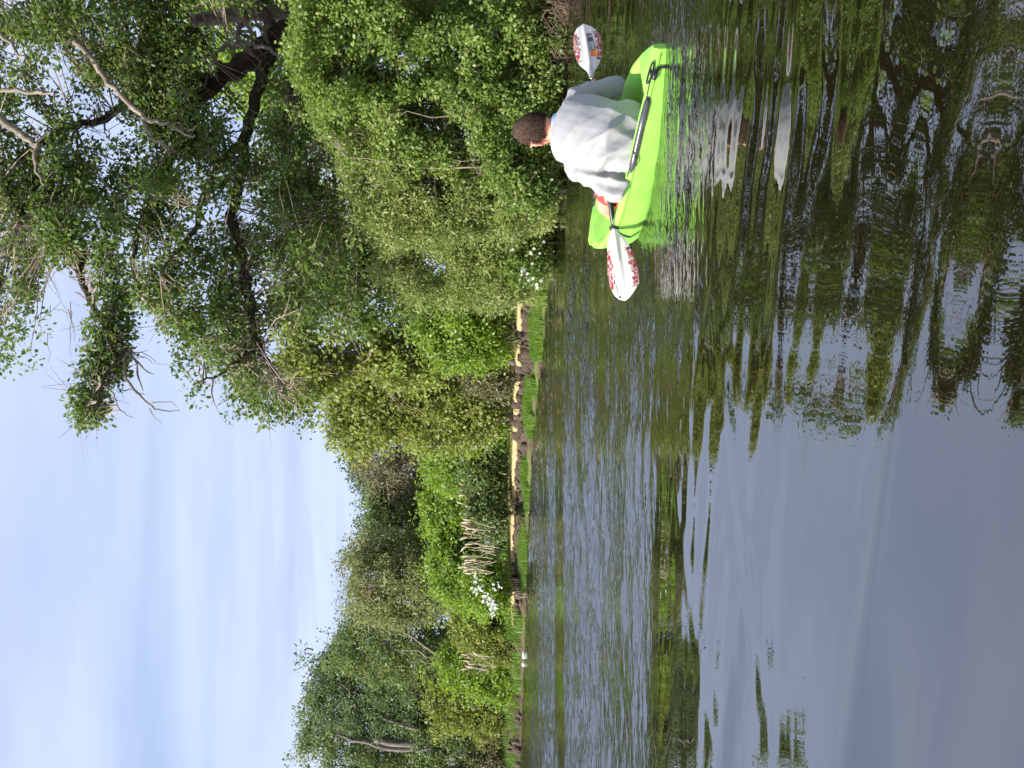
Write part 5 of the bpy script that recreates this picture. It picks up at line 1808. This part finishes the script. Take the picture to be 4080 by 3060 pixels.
s5 = 5.0 / F
up_l = ([0, .06, .10, .14, .24, .40, .6, .8, .92, .98, 1.0], [15 * s5, 15 * s5, 18 * s5, 30 * s5, 38 * s5, 46 * s5, 54 * s5, 52 * s5, 38 * s5, 20 * s5, 4 * s5])
dn_l = ([0, .06, .10, .14, .24, .40, .6, .8, .92, .98, 1.0], [15 * s5, 15 * s5, 18 * s5, 32 * s5, 46 * s5, 58 * s5, 70 * s5, 66 * s5, 36 * s5, 16 * s5, 3 * s5])
bl, bpl = blade(PL, PL.lerp(PR, fL), up_l, dn_l, 0.10)
decal('printed_mark', bpl, [(0.93, .026), (0.965, .030), (0.965, .018), (0.93, .022)], 'dark_print', bl, nx_=2, ny_=2)
decal('printed_line', bpl, [(0.78, .036), (0.90, .032), (0.90, .029), (0.78, .033)], 'grey_print', bl, nx_=4, ny_=1)
up_r = ([0, .10, .16, .26, .40, .55, .7, .85, .95, 1.0], [9 * s5, 12 * s5, 24 * s5, 44 * s5, 54 * s5, 58 * s5, 56 * s5, 46 * s5, 30 * s5, 5 * s5])
dn_r = ([0, .10, .16, .26, .40, .55, .7, .85, .95, 1.0], [9 * s5, 16 * s5, 30 * s5, 46 * s5, 60 * s5, 66 * s5, 66 * s5, 52 * s5, 30 * s5, 5 * s5])
br, bpr = blade(PR, PL.lerp(PR, 1 - fR), up_r, dn_r, -0.05)
decal('orange_patch', bpr, [(.37, -.014), (.47, -.014), (.47, -.052), (.37, -.052)], 'orange', br)
dk = decal('printed_panel', bpr, [(.475, -.010), (.80, -.006), (.80, -.036), (.475, -.046)], 'grey_print', br)
for i in range(7):
    x0 = .50 + .038 * i
    decal('letter', bpr, [(x0, -.014), (x0 + .022, -.014), (x0 + .022, -.036), (x0, -.036)], 'white_print' if i not in (4, 5) else 'dark_print', br, 0.0022, 2, 2)
    if i not in (4, 5):
        decal('letter', bpr, [(x0 + .006, -.018 - .004 * (i % 2)), (x0 + .015, -.018), (x0 + .015, -.030), (x0 + .006, -.032)], 'dark_print', br, 0.0030, 1, 1)
decal('printed_mark', bpr, [(.60, .046), (.635, .050), (.635, .036), (.62, .034)], 'grey_print', br, nx_=2, ny_=2)
decal('printed_line', bpr, [(.66, .050), (.80, .056), (.80, .053), (.66, .046)], 'grey_print', br, nx_=4, ny_=1)

# the kayaker sits amidships: set the figure and the paddle at their final distance and size
for o in (person, paddle):
    o.scale = (1.045, 1.045, 1.045)
    o.location = EYE + (o.location - EYE) * 1.045
